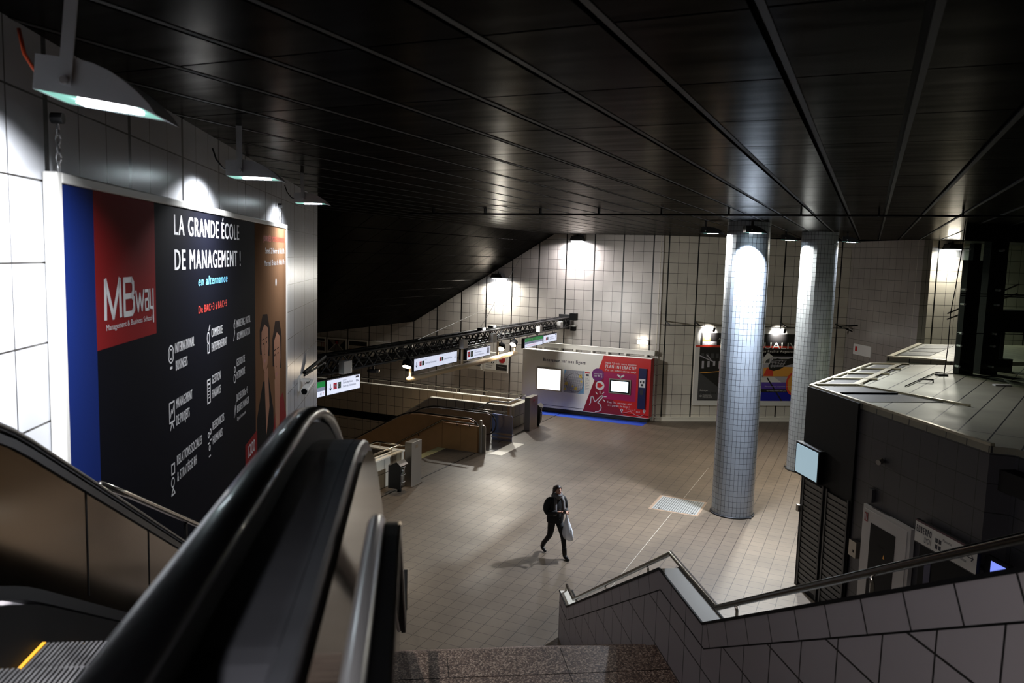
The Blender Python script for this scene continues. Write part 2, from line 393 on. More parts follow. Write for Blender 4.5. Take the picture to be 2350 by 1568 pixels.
# tiled stair wall on the right, its coping and joint band
SW = [(-3, 6.12), (1.9, 6.12), (6.6, 3.505), (7.88, 3.505), (12.63, .875), (13.28, .875)]
m = MB()
low = [(-3, 5.68)]+[]
BT = .215
def off(pts, d):   # offset polyline downwards (perpendicular)
    out = []
    for i, (b, z) in enumerate(pts):
        ns = []
        for j in (i-1, i):
            if 0 <= j < len(pts)-1:
                dx, dz = pts[j+1][0]-pts[j][0], pts[j+1][1]-pts[j][1]; q = math.hypot(dx, dz); ns.append((dz/q, -dx/q))
        nx_, nz_ = sum(n[0] for n in ns)/len(ns), sum(n[1] for n in ns)/len(ns); q = nx_*nx_+nz_*nz_
        out.append((b+nx_*d/q, z+nz_*d/q))
    return out
IN = off(SW, BT)
s_ = 0
for i in range(len(SW)-1):
    (b0, z0), (b1, z1) = SW[i], SW[i+1]; (c0, y0), (c1, y1) = IN[i], IN[i+1]
    L_ = math.hypot(b1-b0, z1-z0); dx, dz = (b1-b0)/L_, (z1-z0)/L_
    def uvp(b, z): return (s_+(b-b0)*dx+(z-z0)*dz, .44+((b-b0)*(-dz)+(z-z0)*dx))
    q = [(b0, z0), (b1, z1), (c1, y1), (c0, y0)]
    m.quad(*[(2.68, b, z) for b, z in q], 0, uv=[uvp(b, z) for b, z in q])
    m.quad(*[(2.90, b, z) for b, z in reversed(q)], 0, uv=[uvp(b, z) for b, z in reversed(q)])
    bt = [(c0, y0), (c1, y1), (c1, 0), (c0, 0)]
    m.quad(*[(2.68, b, z) for b, z in bt], 0); m.quad(*[(2.90, b, z) for b, z in reversed(bt)], 0)
    # top: coping with dark edge
    m.quad((2.68, b0, z0), (2.90, b0, z0), (2.90, b1, z1), (2.68, b1, z1), 1)
    s_ += .44*round(L_/.44)
m.quad((2.68, 13.28, .875), (2.9, 13.28, .875), (2.9, 13.28, 0), (2.68, 13.28, 0), 0)
struct('wall_stair', m, [M_stairwall, M_cope], FA)
m = MB()
P_ = [Vector((0, b, z)) for b, z in SW]
for a in (2.675, 2.905):
    m.sweep([(a, b, z) for b, z in SW], [(-.009, -.012), (.009, -.012), (.009, .012), (-.009, .012)], 0, side=(1, 0, 0))  # black edge strips stand in for the shadow gap along the coping
m.sweep([(2.679, b, z) for b, z in IN], [(-.002, -.006), (.002, -.006), (.002, .006), (-.002, .006)], 0, side=(1, 0, 0))
struct('trim_2', m, M_black, FA)
# low tiled wall along the far side of the escalator
SL = [(-3, 5.1), (4.9, 5.1), (5.89, 4.66), (12.6, 1.0), (14, 1.0)]
m = MB(); m.prism([(-1.97, b, z) for b, z in SL]+[(-1.97, 14, 0), (-1.97, -3, 0)], (.2, 0, 0)); struct('wall_escalator', m, M_stairwall, FA)

# ------------------------------------------------------------------ columns
def column(cx, cy, r, label, leg):
    t = Thing('tiled_column', label, 'column', FB, (cx, cy, 0), group='round mosaic columns')
    n = 33; m = MB(); ph = .1
    for i in range(n):
        a0, a1 = ph+2*math.pi*i/n, ph+2*math.pi*(i+1)/n
        p = [(cx+r*math.cos(a0), cy+r*math.sin(a0)), (cx+r*math.cos(a1), cy+r*math.sin(a1))]
        u0, u1 = i*.1057, (i+1)*.1057
        m.quad((*p[0], 0.02), (*p[1], 0.02), (*p[1], ZC), (*p[0], ZC), 0, uv=[(u0, .02), (u1, .02), (u1, ZC), (u0, ZC)])
    t.part('shaft', m, M_col)
    m = MB(); pts = []
    for i in range(40):
        a = 2*math.pi*i/40; pts.append((cx+(r+.02)*math.cos(a), cy+(r+.02)*math.sin(a), .02))
    m.tube(pts+[pts[0]], .022, 6); t.part('base_ring', m, M_darkgrey, smooth=True)
    m = MB()
    for sgn in (leg, leg+math.pi):
        m.box(cx+r*1.06*math.cos(sgn)-.05, cx+r*1.06*math.cos(sgn)+.05, cy+r*1.06*math.sin(sgn)-.05, cy+r*1.06*math.sin(sgn)+.05, 0, .03)
    t.part('anchor_plate', m, M_darkgrey)
column(-3.03, 21.62, .555, 'nearer round column of blue-grey mosaic tiles in the middle of the hall', R(150))
column(-1.60, 27.5, .57, 'farther round column of pale mosaic tiles behind the nearer one, beside the service building', R(170))

# ------------------------------------------------------------------ flood lamps
M_lens = mat('lamp_glass', (190, 240, 225), .1, emit=.9, ecol=(150, 235, 215))
M_tubeglow = mat('lamp_tube_glow', (255, 255, 255), .3, emit=45, ecol=(235, 244, 255))
M_cable = mat('orange_cable', (190, 70, 30), .5)
def flood(label, loc, rz, tilt, power, group, color=(.93, .96, 1), cable=True, hang=.3, scale=1.0, aim=(-.35, 0, -1), spread=150, dark=False, lens=True):
    """housing profile runs along local x, width along local y, hangs from a flat arm"""
    root = bpy.data.objects.new('flood_lamp', None); COL.objects.link(root); root.location = loc
    root.rotation_euler = (0, tilt, rz); root.scale = (scale,)*3
    props(root, label, 'lamp', group)
    pr = [(0, 0), (0, .14), (.108, .142), (.16, .145), (.22, .137), (.28, .119), (.34, .09), (.40, .05), (.445, .012), (.48, -.03), (.42, -.012)]
    m = MB()
    W = .17
    m.prism([(x, -W, z) for x, z in pr], (0, .004, 0)); m.prism([(x, W-.004, z) for x, z in pr], (0, .004, 0))
    for (x0, z0), (x1, z1) in zip(pr[:-2], pr[1:-1]):
        m.quad((x0, -W, z0), (x1, -W, z1), (x1, W, z1), (x0, W, z0))
    m.quad((.42, -W, -.012), (.42, W, -.012), (.48, W, -.03), (.48, -W, -.03))
    hg = M_darkgrey if dark else M_lampgrey
    m.build('housing', hg, root)
    m = MB(); m.quad((.002, -W+.01, .004), (.42, -W+.01, -.008), (.42, W-.01, -.008), (.002, W-.01, .004)); m.build('glass_pane', M_lens, root)
    m = MB(); m.box(.12, .36, -.05, .05, -.014, -.009); m.build('bulb', M_tubeglow, root)
    for s in (-1,):
        m = MB(); y = s*(W+.012); m.box(.1, .15, y-.004, y+.004, .03, hang); m.build('bracket_arm', hg, root)
    m = MB(); m.tube([(.125, -W-.03, .05), (.125, -W, .05)], .016, 10); m.build('pivot_bolt', M_chrome, root)
    if cable:
        m = MB(); m.tube([(0, 0, .06), (-.06, 0, .08), (-.12, 0, .16), (-.15, 0, .26)], .008, 6); m.build('cable', M_cable if 'orange' in label else M_black, root, smooth=True)
    area('lamp_light', (.245, 0, -.02), aim, .26, .12, power, color, spread, root)
    return root
GW = 'flood lamps above the big poster'
for (b, a, z, tl, lab) in ((3.65, -1.545, 7.425, R(6), 'nearest grey flood lamp hanging over the left wall, with an orange cable'),
                     (7.6, -1.694, 7.46, R(-1), 'middle grey flood lamp over the top edge of the big poster'),
                     (11.77, -1.71, 7.49, R(-2), 'small farthest flood lamp past the right end of the big poster')):
    flood(lab, AB(a, b, z), TH, tl, LP['flood']*(1.15 if b < 5 else .8 if b < 9 else .45), GW, hang=ZC-z, aim=(-.42, 0, -1), spread=138, color=(.95, .97, 1))
GC = 'flood lamps around the columns'
flood('flood lamp on the left side of the nearer column', Vector((-4.22, 21.55, 7.6)), R(-8), 0, LP['col']*.8, GC, cable=False, dark=True, scale=1.15, aim=(.45, 0, -1), color=(1, .97, .9))
flood('flood lamp in front of the nearer column', Vector((-3.0, 20.62, 7.6)), R(20), 0, LP['col']*4.6, GC, cable=False, dark=True, scale=1.15, spread=126, aim=(-.15, -.25, -1), color=(.80, .88, 1))
flood('flood lamp on the left side of the farther column', Vector((-2.75, 26.95, 7.62)), R(5), 0, LP['col']*2.6, GC, cable=False, dark=True, scale=1.15, spread=135, aim=(.1, -.3, -1), color=(1, .96, .85))
flood('flood lamp on the right side of the farther column', Vector((-.95, 27.9, 7.62)), R(5), 0, LP['col']*.5, GC, cable=False, dark=True, scale=1.15, aim=(.2, -.2, -1))
flood('flood lamp over the upper landing behind the viewer', AB(-.9, -1.2, 7.5), TH, 0, 170, None, hang=ZC-7.5, aim=(.9, .45, -1), spread=105, color=(1, .95, .95))
GB = 'lamps washing the back walls'
def washer(label, loc, rz, aim, power, color):
    root = bpy.data.objects.new('wall_lamp', None); COL.objects.link(root); root.location = loc; root.rotation_euler.z = rz
    props(root, label, 'lamp', GB)
    m = MB(); m.prism([(-.3, -.45, 0), (.3, -.45, 0), (.22, -.45, .2), (-.22, -.45, .2)], (0, .4, 0)); m.build('housing', M_darkgrey, root)
    m = MB(); m.box(-.24, .24, -.4, -.1, -.02, -.004); m.build('lens', M_tubeglow, root)
    m = MB(); m.box(-.03, .03, -.25, .0, .2, .25); m.box(-.02, .02, -.25, -.2, .2, .3); m.build('bracket_arm', M_darkgrey, root)
    area('lamp_light', (0, -.25, -.05), aim, .4, .2, power, color, 170, root)
washer('wall lamp on the back wall above the hall end of the lighting truss', Vector((-11.76, 32.73, 7.6)), 0, (0, .05, -1), LP['wallamp'], (1, .95, .98))
washer('wall lamp at the edge of the sloping ceiling above the truss', Vector((-15.55, 32.73, 5.85)), 0, (.1, -.35, -1), LP['wallamp']*1.7, (1, .97, .88))
washer('wall lamp high on the niche wall left of the glass lift shaft', AB(20.05, 27.6, 7.58), TH, (-.2, -.4, -1), LP['wallamp']*.6, (1, .96, .82))

# ================================================================== ESCALATOR beside the left wall
GRP_E = None
es = Thing('escalator', 'escalator with black rubber handrails going down along the poster wall', 'escalator', FA, (-1, 5, 0))
def hz_path(z_top, b_in, b0, b1, z_low, Rr, b_out, sl_=R(30)):
    """side profile of a handrail: flat, bend, 30 degree slope, bend, flat"""
    pts = [(b_in, z_top)]
    for i in range(0, 9):
        a = sl_*i/8; pts.append((b0+Rr*math.sin(a), z_top-Rr*(1-math.cos(a))))
    bx, zx = pts[-1]
    dropend = Rr*(1-math.cos(sl_)); run = (zx-(z_low+dropend))/math.tan(sl_)
    ex, ez = bx+run, z_low+dropend
    for i in range(0, 9):
        a = sl_*(1-i/8); pts.append((ex+Rr*(math.sin(sl_)-math.sin(a)), z_low+Rr*(1-math.cos(a))))
    pts.append((b_out, z_low))
    return pts
HP = hz_path(6.285, -1.2, 2.28, 0, 1.03, 2.5, 13.3)
def hz(b):
    for (x0, z0), (x1, z1) in zip(HP[:-1], HP[1:]):
        if x0 <= b <= x1: return z0+(z1-z0)*(b-x0)/(x1-x0)
    return HP[-1][1]
NW = [(13.3+.5*math.sin(R(a)), .53+.5*math.cos(R(a))) for a in range(0, 181, 18)]
rail = [(b, z) for b, z in HP]+NW[1:]
# oval section with shoulders
OV = [(.042*math.cos(R(a))*(1 if math.sin(R(a)) > -.2 else .93), .021*math.sin(R(a))+(.004 if math.sin(R(a)) > 0 else 0)) for a in range(0, 360, 24)]
for a in (-.345, -1.655):
    m = MB(); m.sweep([(a, b, z) for b, z in rail], OV, 0, side=(1, 0, 0)); es.part('handrail', m, M_rubber, smooth=True)
def bal(a0, a1, d_top, d_low, b_start=-1.2, b_end=13.6, fn=hz, step=.1):
    top = []; b = b_start
    while b < b_end: top.append((b, fn(b)-d_top)); b += step if (2.1 < b < 3.8 or b > 10.5) else step*4
    top.append((b_end, fn(b_end)-d_top))
    m = MB(); pts = [(a0, b, z) for b, z in top]+[(a0, b, z-(d_low-d_top)) for b, z in reversed(top)]
    # strip so that the faces stay planar
    for (b0, z0), (b1, z1) in zip(top[:-1], top[1:]):
        dd = d_low-d_top
        m.prism([(a0, b0, z0), (a0, b1, z1), (a0, b1, z1-dd), (a0, b0, z0-dd)], (a1-a0, 0, 0))
    return m
es.part('balustrade_panel', bal(-1.675, -1.63, .03, .66), M_bal)
es.part('balustrade_panel', bal(-.365, -.325, .03, .66), M_black)
M_track = mat('track_grey', (44, 45, 48), .4, .5)
m = bal(-1.70, -1.60, .66, .72); es.part('skirt_ledge', m, M_track)
m = bal(-1.63, -1.57, .74, 1.35); es.part('skirt', m, M_black)
m = bal(-.42, -.36, .62, 1.35); es.part('skirt', m, M_darkgrey)
for bb in (4.08, 4.99, 6.0, 7.1, 8.2):
    m = MB(); m.box(-1.629, -1.6265, bb, bb+.012, hz(bb)-.62, hz(bb)-.05); es.part('panel_joint', m, M_black)
m = MB(); m.sweep([(-1.628, b, z-.05) for b, z in HP], [(-.01, -.018), (.01, -.018), (.01, .018), (-.01, .018)], side=(1, 0, 0)); es.part('handrail_track', m, M_track)
# deck between handrail and stairs, with its rounded near end, flange strip and polished outer cladding
def dk(b): return hz(b)-.095
m = MB(); path = [(1.03, 5.98)]+[(1.03+.16*(1-math.cos(R(a))), 6.03+.16*math.sin(R(a))) for a in range(0, 91, 15)]+[(b, dk(b)) for b in (1.5, 2.0, 2.3, 2.45, 2.6, 2.75, 2.9, 3.1, 3.3, 3.6, 5, 8, 10.6)]
for (b0, z0), (b1, z1) in zip(path[:-1], path[1:]): m.quad((-.325, b0, z0), (-.2, b0, z0), (-.2, b1, z1), (-.325, b1, z1))
es.part('outer_deck', m, M_dsteel, smooth=True)
es.part('deck_end', MB().box(-.325, -.2, 1.035, 1.1, 5.3, 5.98), M_black)  # near face of the deck coloured black for its dark reflection
m = MB(); m.sweep([(-.185, -1, 6.19), (-.185, 2.28, 6.19)]+[(-.185, b, dk(b)) for b in (2.45, 2.6, 2.8, 3.0, 3.3, 3.6, 5, 8, 10.6)], [(-.02, -.05), (.02, -.05), (.02, -.006), (.013, 0), (-.013, 0), (-.02, -.006)], side=(1, 0, 0)); es.part('deck_flange', m, M_dsteel)
m = MB()
top = [(-1.0, 6.15), (2.28, 6.15)]+[(b, dk(b)-.04) for b in (2.45, 2.6, 2.8, 3.0, 3.3, 3.6, 5, 6.6, 7.9, 10.6, 12.9)]
for (b0, z0), (b1, z1) in zip(top[:-1], top[1:]):
    lo0, lo1 = max(-.0, z0-2.2), max(-.0, z1-2.2)
    m.prism([(-.18, b0, z0), (-.18, b1, z1), (-.18, b1, lo1), (-.18, b0, lo0)], (.028, 0, 0))
es.part('outer_cladding', m, M_mirror)
# steps
M_step = mat('step_aluminium', (150, 148, 150), .35, .9, noise=.3, nscale=9)
M_yellow = mat('yellow_line', (214, 150, 30), .5)
def step_mesh(b0, b1, z, riser=.14):
    m = MB()
    n = 58; a0, a1 = -1.565, -.43; wd = (a1-a0)/n
    for i in range(n): m.box(a0+i*wd, a0+i*wd+wd*.5, b0, b1, z-.012, z, 0)
    m.box(a0, a1, b0, b1, z-.03, z-.012, 2); m.box(a0, a1, b1-.012, b1, z-riser, z-.012, 2)
    m.box(a0-.002, a0+.014, b0, b1, z-.01, z+.002, 1)
    return m
zs, bs = 5.24, 2.05
lst = [(1.5, 1.9, 5.24), (1.91, 2.29, 5.235), (2.3, 2.68, 5.22), (2.69, 3.06, 5.18), (3.07, 3.44, 5.09)]
b, z = 3.44, 5.09
while z > .3:
    z -= .2; lst.append((b, b+.38, z)); b += .35
for i, (b0, b1, z) in enumerate(lst): es.part('step', step_mesh(b0, b1, z, .2), [M_step, M_yellow, M_black])
# standing panel at its foot
m = MB(); m.prism([(-.24, 13.0, 0), (-.24, 13.9, 0), (-.24, 13.95, .85), (-.24, 13.85, .95), (-.24, 13.0, .95)], (.03, 0, 0)); es.part('end_panel', m, M_mirror)

# ------------------------------------------------------------------ handrails of the staircase
SRP = [(-1, 6.15), (1.9, 6.15), (6.6, 3.54), (7.9, 3.54), (12.65, .92), (13.45, .92)]
t = Thing('stair_handrail', 'polished handrail on the escalator side of the stairs, ending close to the camera', 'handrail', FA, (-.08, 6, 0))
BP = [(-1, 6.15), (1.78, 6.15), (1.86, 6.145), (1.95, 6.12)]+SRP[2:]
t.part('tube', MB().sweep([(-.083, b, z) for b, z in BP], [(.021*math.cos(R(a)), .024*math.sin(R(a))) for a in range(0, 360, 24)], side=(1, 0, 0)), M_chrome, smooth=True)
t.part('grip', MB().sweep([(-.046, b, z-.012) for b, z in BP], [(-.016, -.02), (.016, -.02), (.016, .014), (-.016, .014)], side=(1, 0, 0)), M_black)
t.part('lip', MB().sweep([(-.026, b, z-.012) for b, z in BP], [(-.004, -.014), (.004, -.014), (.004, .014), (-.004, .014)], side=(1, 0, 0)), M_tube)
m = MB(); m.tube([(-.083, 13.45, .92), (-.083, 13.55, .88), (-.083, 13.58, .7), (-.083, 13.55, .5), (-.083, 13.3, .45)], .02, 8); t.part('end_loop', m, M_tube, smooth=True)
for b in (4.6, 7.3, 10.4):
    z = 6.15-(b-1.9)*.5553 if b < 6.6 else (3.54 if b < 7.9 else 3.54-(b-7.9)*.5516)
    m = MB(); m.tube([(-.083, b, z-.02), (-.083, b, z-.08), (-.15, b, z-.09)], .011, 6); t.part('bracket', m, M_chrome, smooth=True)
t = Thing('stair_handrail', 'steel tube handrail bracketed above the tiled stair wall on the right', 'handrail', FA, (2.8, 6, 0))
zr = [(-3, 6.27), (1.95, 6.27), (6.58, 3.665), (7.9, 3.665), (12.66, .99), (13.25, .99)]
t.part('tube', MB().tube([(2.8, b, z) for b, z in zr], .027, 14), mat('rail_dark_steel', (96, 92, 86), .2, 1.0), smooth=True)
t.part('end_post', MB().tube([(2.8, 13.25, .99), (2.8, 13.28, .875)], .02, 8), M_tube)
for b in (2.6, 4.3, 6.19, 8.69, 10.6, 12.5):
    z = 6.27-(b-1.95)*.5626 if b < 6.58 else 3.665-(b-7.9)*.562
    t.part('bracket', MB().tube([(2.8, b, z-.02), (2.815, b, z-.07), (2.82, b+.01, z-.15)], .014, 8), M_tube, smooth=True)
t = Thing('wall_handrail', 'pale tube handrail on the low wall under the big poster', 'handrail', FA, (-1.8, 8, 0))
t.part('tube', MB().tube([(-1.8, 4.7, 5.42), (-1.8, 5.14, 5.22), (-1.8, 6.9, 4.38), (-1.8, 12.6, 1.35)], .022, 10), M_tube, smooth=True)
for b, z in ((6.4, 4.61), (8.5, 3.5), (10.5, 2.45)): t.part('bracket', MB().box(-1.81, -1.79, b-.02, b+.02, z-.22, z-.02), M_black)

# ================================================================== BIG POSTER on the left wall
M_navy = mat('poster_navy', (16, 24, 66), .6, spec=0); M_blue = mat('poster_blue', (20, 38, 100), .7, spec=.03)
M_red = mat('poster_red', (128, 28, 30), .7, spec=.03); M_print = mat('print_white', (215, 215, 218), .6, spec=.1)
M_cyan = mat('print_cyan', (110, 195, 235), .5); M_redtxt = mat('print_red', (190, 48, 40), .5)
M_tan = mat('poster_tan', (122, 92, 70), .6, spec=0); M_skin1 = mat('poster_skin', (170, 122, 98), .7, spec=.05)
M_hair1 = mat('poster_hair', (38, 26, 22), .7, spec=.02); M_dk = mat('poster_dark', (16, 14, 16), .7, spec=.02); M_lip = mat('poster_lip', (150, 60, 56), .5)
M_navy2 = mat('poster_navy_dark', (11, 12, 20), .7, spec=.02)
pt = Thing('advert_billboard', 'huge dark blue school advert with a red logo square hung on the left wall', 'poster', FA, (-1.93, 8.3, 3.2))
XP = -1.925
m = MB(); m.box(-1.97, XP, 4.60, 12.2, 3.25, 7.13)
pan = Panel(m, (XP, 0, 0), (0, 1, 0), (0, 0, 1), (1, 0, 0), .002)
pan.rect(4.6, 12.2, 3.25, 7.13, 2, .5); pan.rect(4.6, 5.05, 3.25, 7.13, 1, 1)
pan.rect(5.05, 6.17, 6.155, 7.13, 3, 1); pan.rect(9.88, 12.2, 3.25, 7.13, 7, 1)
# logo
def stroke(pts, wd=.045, mm=4): pan.line(pts, wd, mm, 2.2)
stroke([(5.19, 6.345), (5.2, 6.58), (5.32, 6.345), (5.44, 6.58), (5.45, 6.345)], .042)
stroke([(5.52, 6.345), (5.52, 6.575), (5.66, 6.575), (5.69, 6.55), (5.69, 6.49), (5.66, 6.465), (5.54, 6.465)], .038); stroke([(5.66, 6.465), (5.7, 6.44), (5.7, 6.37), (5.66, 6.345), (5.52, 6.345)], .038)
stroke([(5.74, 6.49), (5.78, 6.35), (5.82, 6.47), (5.86, 6.35), (5.9, 6.49)], .022)
stroke([(5.93, 6.485), (5.995, 6.485), (6.0, 6.35), (5.935, 6.35), (5.93, 6.42), (6.0, 6.425)], .022)
stroke([(6.03, 6.49), (6.035, 6.36), (6.09, 6.355)], .022); stroke([(6.1, 6.49), (6.1, 6.25)], .022)
pan.text('Management & Business School', 5.2, 6.265, .038, 4, width=.87)
pan.text('LA GRANDE ÉCOLE', 6.65, 6.905, .165, 4, width=2.36, bold=.055)
pan.text('DE MANAGEMENT !', 6.65, 6.62, .17, 4, width=2.42, bold=.055)
pan.text('en alternance', 7.34, 6.465, .085, 5, width=1.1, italic=.25, bold=.06)
pan.text('De BAC+3 à BAC+5', 7.34, 6.215, .07, 6, width=1.07, bold=.05)
for bt, u, v, wd in (('INTERNATIONAL', 6.62, 5.945, .56), ('BUSINESS', 6.63, 5.80, .33), ('COMMERCE', 7.78, 5.955, .43), ('ENTREPRENEURIAT', 7.78, 5.815, .62),
                     ('MARKETING, DIGITAL', 8.86, 5.95, .72), ('& COMMUNICATION', 8.87, 5.81, .68), ('MANAGEMENT', 6.62, 5.485, .47), ('DE PROJETS', 6.62, 5.345, .38),
                     ('GESTION', 7.78, 5.50, .33), ('FINANCE', 7.78, 5.36, .33), ('GESTION DE', 8.84, 5.52, .42), ('PATRIMOINE', 8.84, 5.38, .42),
                     ('RELATIONS SOCIALES', 6.62, 5.01, .76), ('& STRATÉGIE RH', 6.62, 4.87, .58), ('RESSOURCES', 7.78, 5.045, .46), ('HUMAINES', 7.78, 4.905, .38),
                     ('BACHELOR Bac+3', 8.83, 5.13, .56), ('BUSINESS MANAGER', 8.84, 5.0, .62)):
    pan.text(bt, u, v, .083, 4, width=wd, bold=.04)
pan.text('Digital & International', 8.84, 4.91, .04, 4, width=.45)
W_ = .014
pan.ring(6.51, 5.95, .075, W_, 4, 2, sx=1.0); pan.ring(6.51, 5.95, .045, .01, 4, 2); pan.rect(6.48, 6.54, 5.83, 5.85, 4, 2)
pan.ring(7.66, 5.96, .06, W_, 4, 2, sx=.8); stroke([(7.63, 5.9), (7.63, 5.82), (7.69, 5.82), (7.69, 5.9)], W_); stroke([(7.68, 6.03), (7.72, 6.08)], W_)
stroke([(8.7, 5.82), (8.76, 5.9), (8.72, 5.98), (8.78, 6.04)], W_); pan.ring(8.75, 5.98, .035, .01, 4, 2)
stroke([(6.44, 5.56), (6.57, 5.56), (6.57, 5.40), (6.44, 5.40), (6.44, 5.56)], W_); stroke([(6.46, 5.44), (6.5, 5.5), (6.52, 5.47), (6.56, 5.53)], W_); stroke([(6.46, 5.34), (6.505, 5.4), (6.55, 5.34)], W_)
stroke([(7.6, 5.56), (7.71, 5.56), (7.71, 5.34), (7.6, 5.34), (7.6, 5.56)], W_)
for k in range(4): stroke([(7.62, 5.39+k*.03), (7.69, 5.39+k*.03)], .008)
stroke([(7.62, 5.52), (7.69, 5.52)], .02)
pan.ring(8.74, 5.4, .05, W_, 4, 2); pan.ring(8.75, 5.5, .035, W_, 4, 2)
pan.ring(6.5, 4.9, .045, W_, 4, 2); stroke([(6.47, 5.05), (6.55, 5.05), (6.55, 4.97), (6.47, 4.97), (6.47, 5.05)], W_); stroke([(6.46, 4.8), (6.5, 4.85), (6.55, 4.8), (6.46, 4.8)], W_)
for q in ((7.63, 5.03), (7.7, 5.05), (7.66, 4.9)): pan.ring(q[0], q[1], .03, W_, 4, 2); stroke([(q[0]-.03, q[1]-.08), (q[0]+.03, q[1]-.08)], W_)
stroke([(8.7, 4.98), (8.75, 5.1)], W_); stroke([(8.78, 4.98), (8.76, 5.06), (8.8, 5.14)], W_)
pan.poly([(9.26, 4.12), (9.95, 4.15), (9.95, 4.56), (9.26, 4.53)], 3, 1.5); pan.text('1200', 9.4, 4.34, .15, 4, width=.4); pan.text('PLACES', 9.4, 4.2, .07, 4, width=.4)
pan.text("JOURNÉES PORTES OUVERTES", 10.42, 6.92, .07, 6, width=1.62, bold=.06)
pan.text('Samedi 22 février de 9h à 17h', 10.55, 6.76, .075, 4, width=1.5); pan.text('Mercredi 18 mars de 14h à 17h', 10.5, 6.60, .075, 4, width=1.55)
pan.text('MBWAY', 8.2, 4.05, .12, 6, width=.8)
pan.circ(11.34, 6.36, .055, 4, 2)
def head(cx, cz, w_, h_, face_dir, hair_top):
    pan.poly([(cx-w_*1.15, cz-h_*.1), (cx-w_*1.2, cz+h_*.8), (cx-w_*.5, cz+h_*1.35), (cx+w_*.6, cz+h_*1.3), (cx+w_*1.2, cz+h_*.7), (cx+w_*1.1, cz-h_*.4)], 9, 1.6)
    pan.poly([(cx-w_*.85, cz+h_*.1), (cx-w_*.8, cz+h_*.7), (cx-w_*.1, cz+h_*.95), (cx+w_*.75, cz+h_*.75), (cx+w_*.85, cz), (cx+w_*.6, cz-h_*.65), (cx+w_*.05, cz-h_), (cx-w_*.5, cz-h_*.7)], 8, 1.9)
    for s in (-1, 1):
        pan.poly([(cx+w_*(.38*s+face_dir)-w_*.16, cz+h_*.22), (cx+w_*(.38*s+face_dir), cz+h_*.28), (cx+w_*(.38*s+face_dir)+w_*.16, cz+h_*.22), (cx+w_*(.38*s+face_dir), cz+h_*.17)], 9, 2.2)
        pan.line([(cx+w_*(.38*s+face_dir)-w_*.2, cz+h_*.38), (cx+w_*(.38*s+face_dir)+w_*.2, cz+h_*.4)], h_*.04, 9, 2.2)
    pan.line([(cx+w_*face_dir, cz+h_*.2), (cx+w_*(face_dir-.12), cz-h_*.2), (cx+w_*(face_dir+.05), cz-h_*.22)], h_*.03, 11, 2.2)
    pan.poly([(cx+w_*(face_dir-.3), cz-h_*.45), (cx+w_*face_dir, cz-h_*.40), (cx+w_*(face_dir+.3), cz-h_*.45), (cx+w_*face_dir, cz-h_*.56)], 10, 2.2)
pan.poly([(9.95, 3.25), (9.95, 4.7), (10.35, 5.1), (10.75, 5.1), (11.1, 4.6), (11.2, 3.25)], 12, 1.4)
pan.poly([(10.45, 5.2), (10.7, 5.25), (10.8, 4.7), (10.58, 4.35)], 8, 1.5)
pan.poly([(11.0, 3.25), (11.0, 4.2), (11.3, 4.6), (11.9, 4.7), (12.2, 4.3), (12.2, 3.25)], 3, 1.45)
pan.poly([(11.2, 5.0), (11.65, 5.0), (11.6, 4.3), (11.3, 4.0)], 8, 1.5)
head(10.5, 5.52, .29, .34, -.05, 1); head(11.42, 5.25, .32, .42, -.22, 1)
pt.part('printed_panel', m, [M_navy, M_blue, M_navy2, M_red, M_print, M_cyan, M_redtxt, M_tan, M_skin1, M_hair1, M_lip, M_tan, M_dk])
fr = [((4.54, 4.6), (3.2, 7.19)), ((12.2, 12.25), (3.2, 7.19)), ((4.6, 12.2), (7.13, 7.19)), ((4.6, 12.2), (3.2, 3.25))]
for (b0, b1), (z0, z1) in fr:
    m = MB(); m.box(-1.985, -1.905, b0, b1, z0, z1); pt.part('frame_rail', m, M_white, bevel=.01)
# chains holding the poster
def chain(label, b, z0, z1, sx=0):
    t = Thing('hanging_chain', label, 'chain', FA, (-1.93, b, z0), group='chains holding the big poster')
    n = int((z1-z0)/.05)
    for i in range(n):
        m = MB(); z = z0+i*.05; k = i % 2
        pts = [(-1.93+(.014*math.cos(q) if k else 0), b+(0 if k else .014*math.cos(q))+sx*i*.002, z+.03+.033*math.sin(q)) for q in [j*math.pi/4 for j in range(9)]]
        m.tube(pts, .0045, 5); t.part('link', m, M_chrome, smooth=True)
    m = MB(); m.tube([(-1.96, b, z1+.03), (-1.9, b, z1+.03)], .03, 10); t.part('wall_hook', m, M_darkgrey)
chain('chain above the left end of the big poster', 4.62, 7.19, 7.45)
chain('chain and hook above the right end of the big poster', 11.75, 7.19, 7.42)

# security camera at the end of the left wall
t = Thing('security_camera', 'white cylindrical security camera on the end of the left wall', 'security camera', FA, (-1.9, 14.6, 4.4))
m = MB(); m.tube([(-1.88, 13.9, 4.36), (-1.84, 14.45, 4.43)], .07, 20); t.part('housing', m, M_white, smooth=False)
m = MB(); m.disc((-1.8805, 13.893, 4.359), .052, (-.07, -1, -.12)); t.part('lens', m, M_black)
m = MB(); m.box(-1.99, -1.83, 14.1, 14.3, 4.5, 4.53); m.box(-1.99, -1.97, 13.95, 14.35, 4.35, 4.6); t.part('wall_bracket', m, M_white)
t = Thing('wall_strut', 'dark diagonal strut between the left wall and the truss', 'strut', FA, (-1.9, 15, 4.6))
m = MB(); m.bar((-1.96, 14.5, 4.6), (-1.75, 15.9, 4.72), .035); m.bar((-1.96, 14.5, 4.55), (-1.75, 15.9, 4.6), .02); t.part('bars', m, M_black)

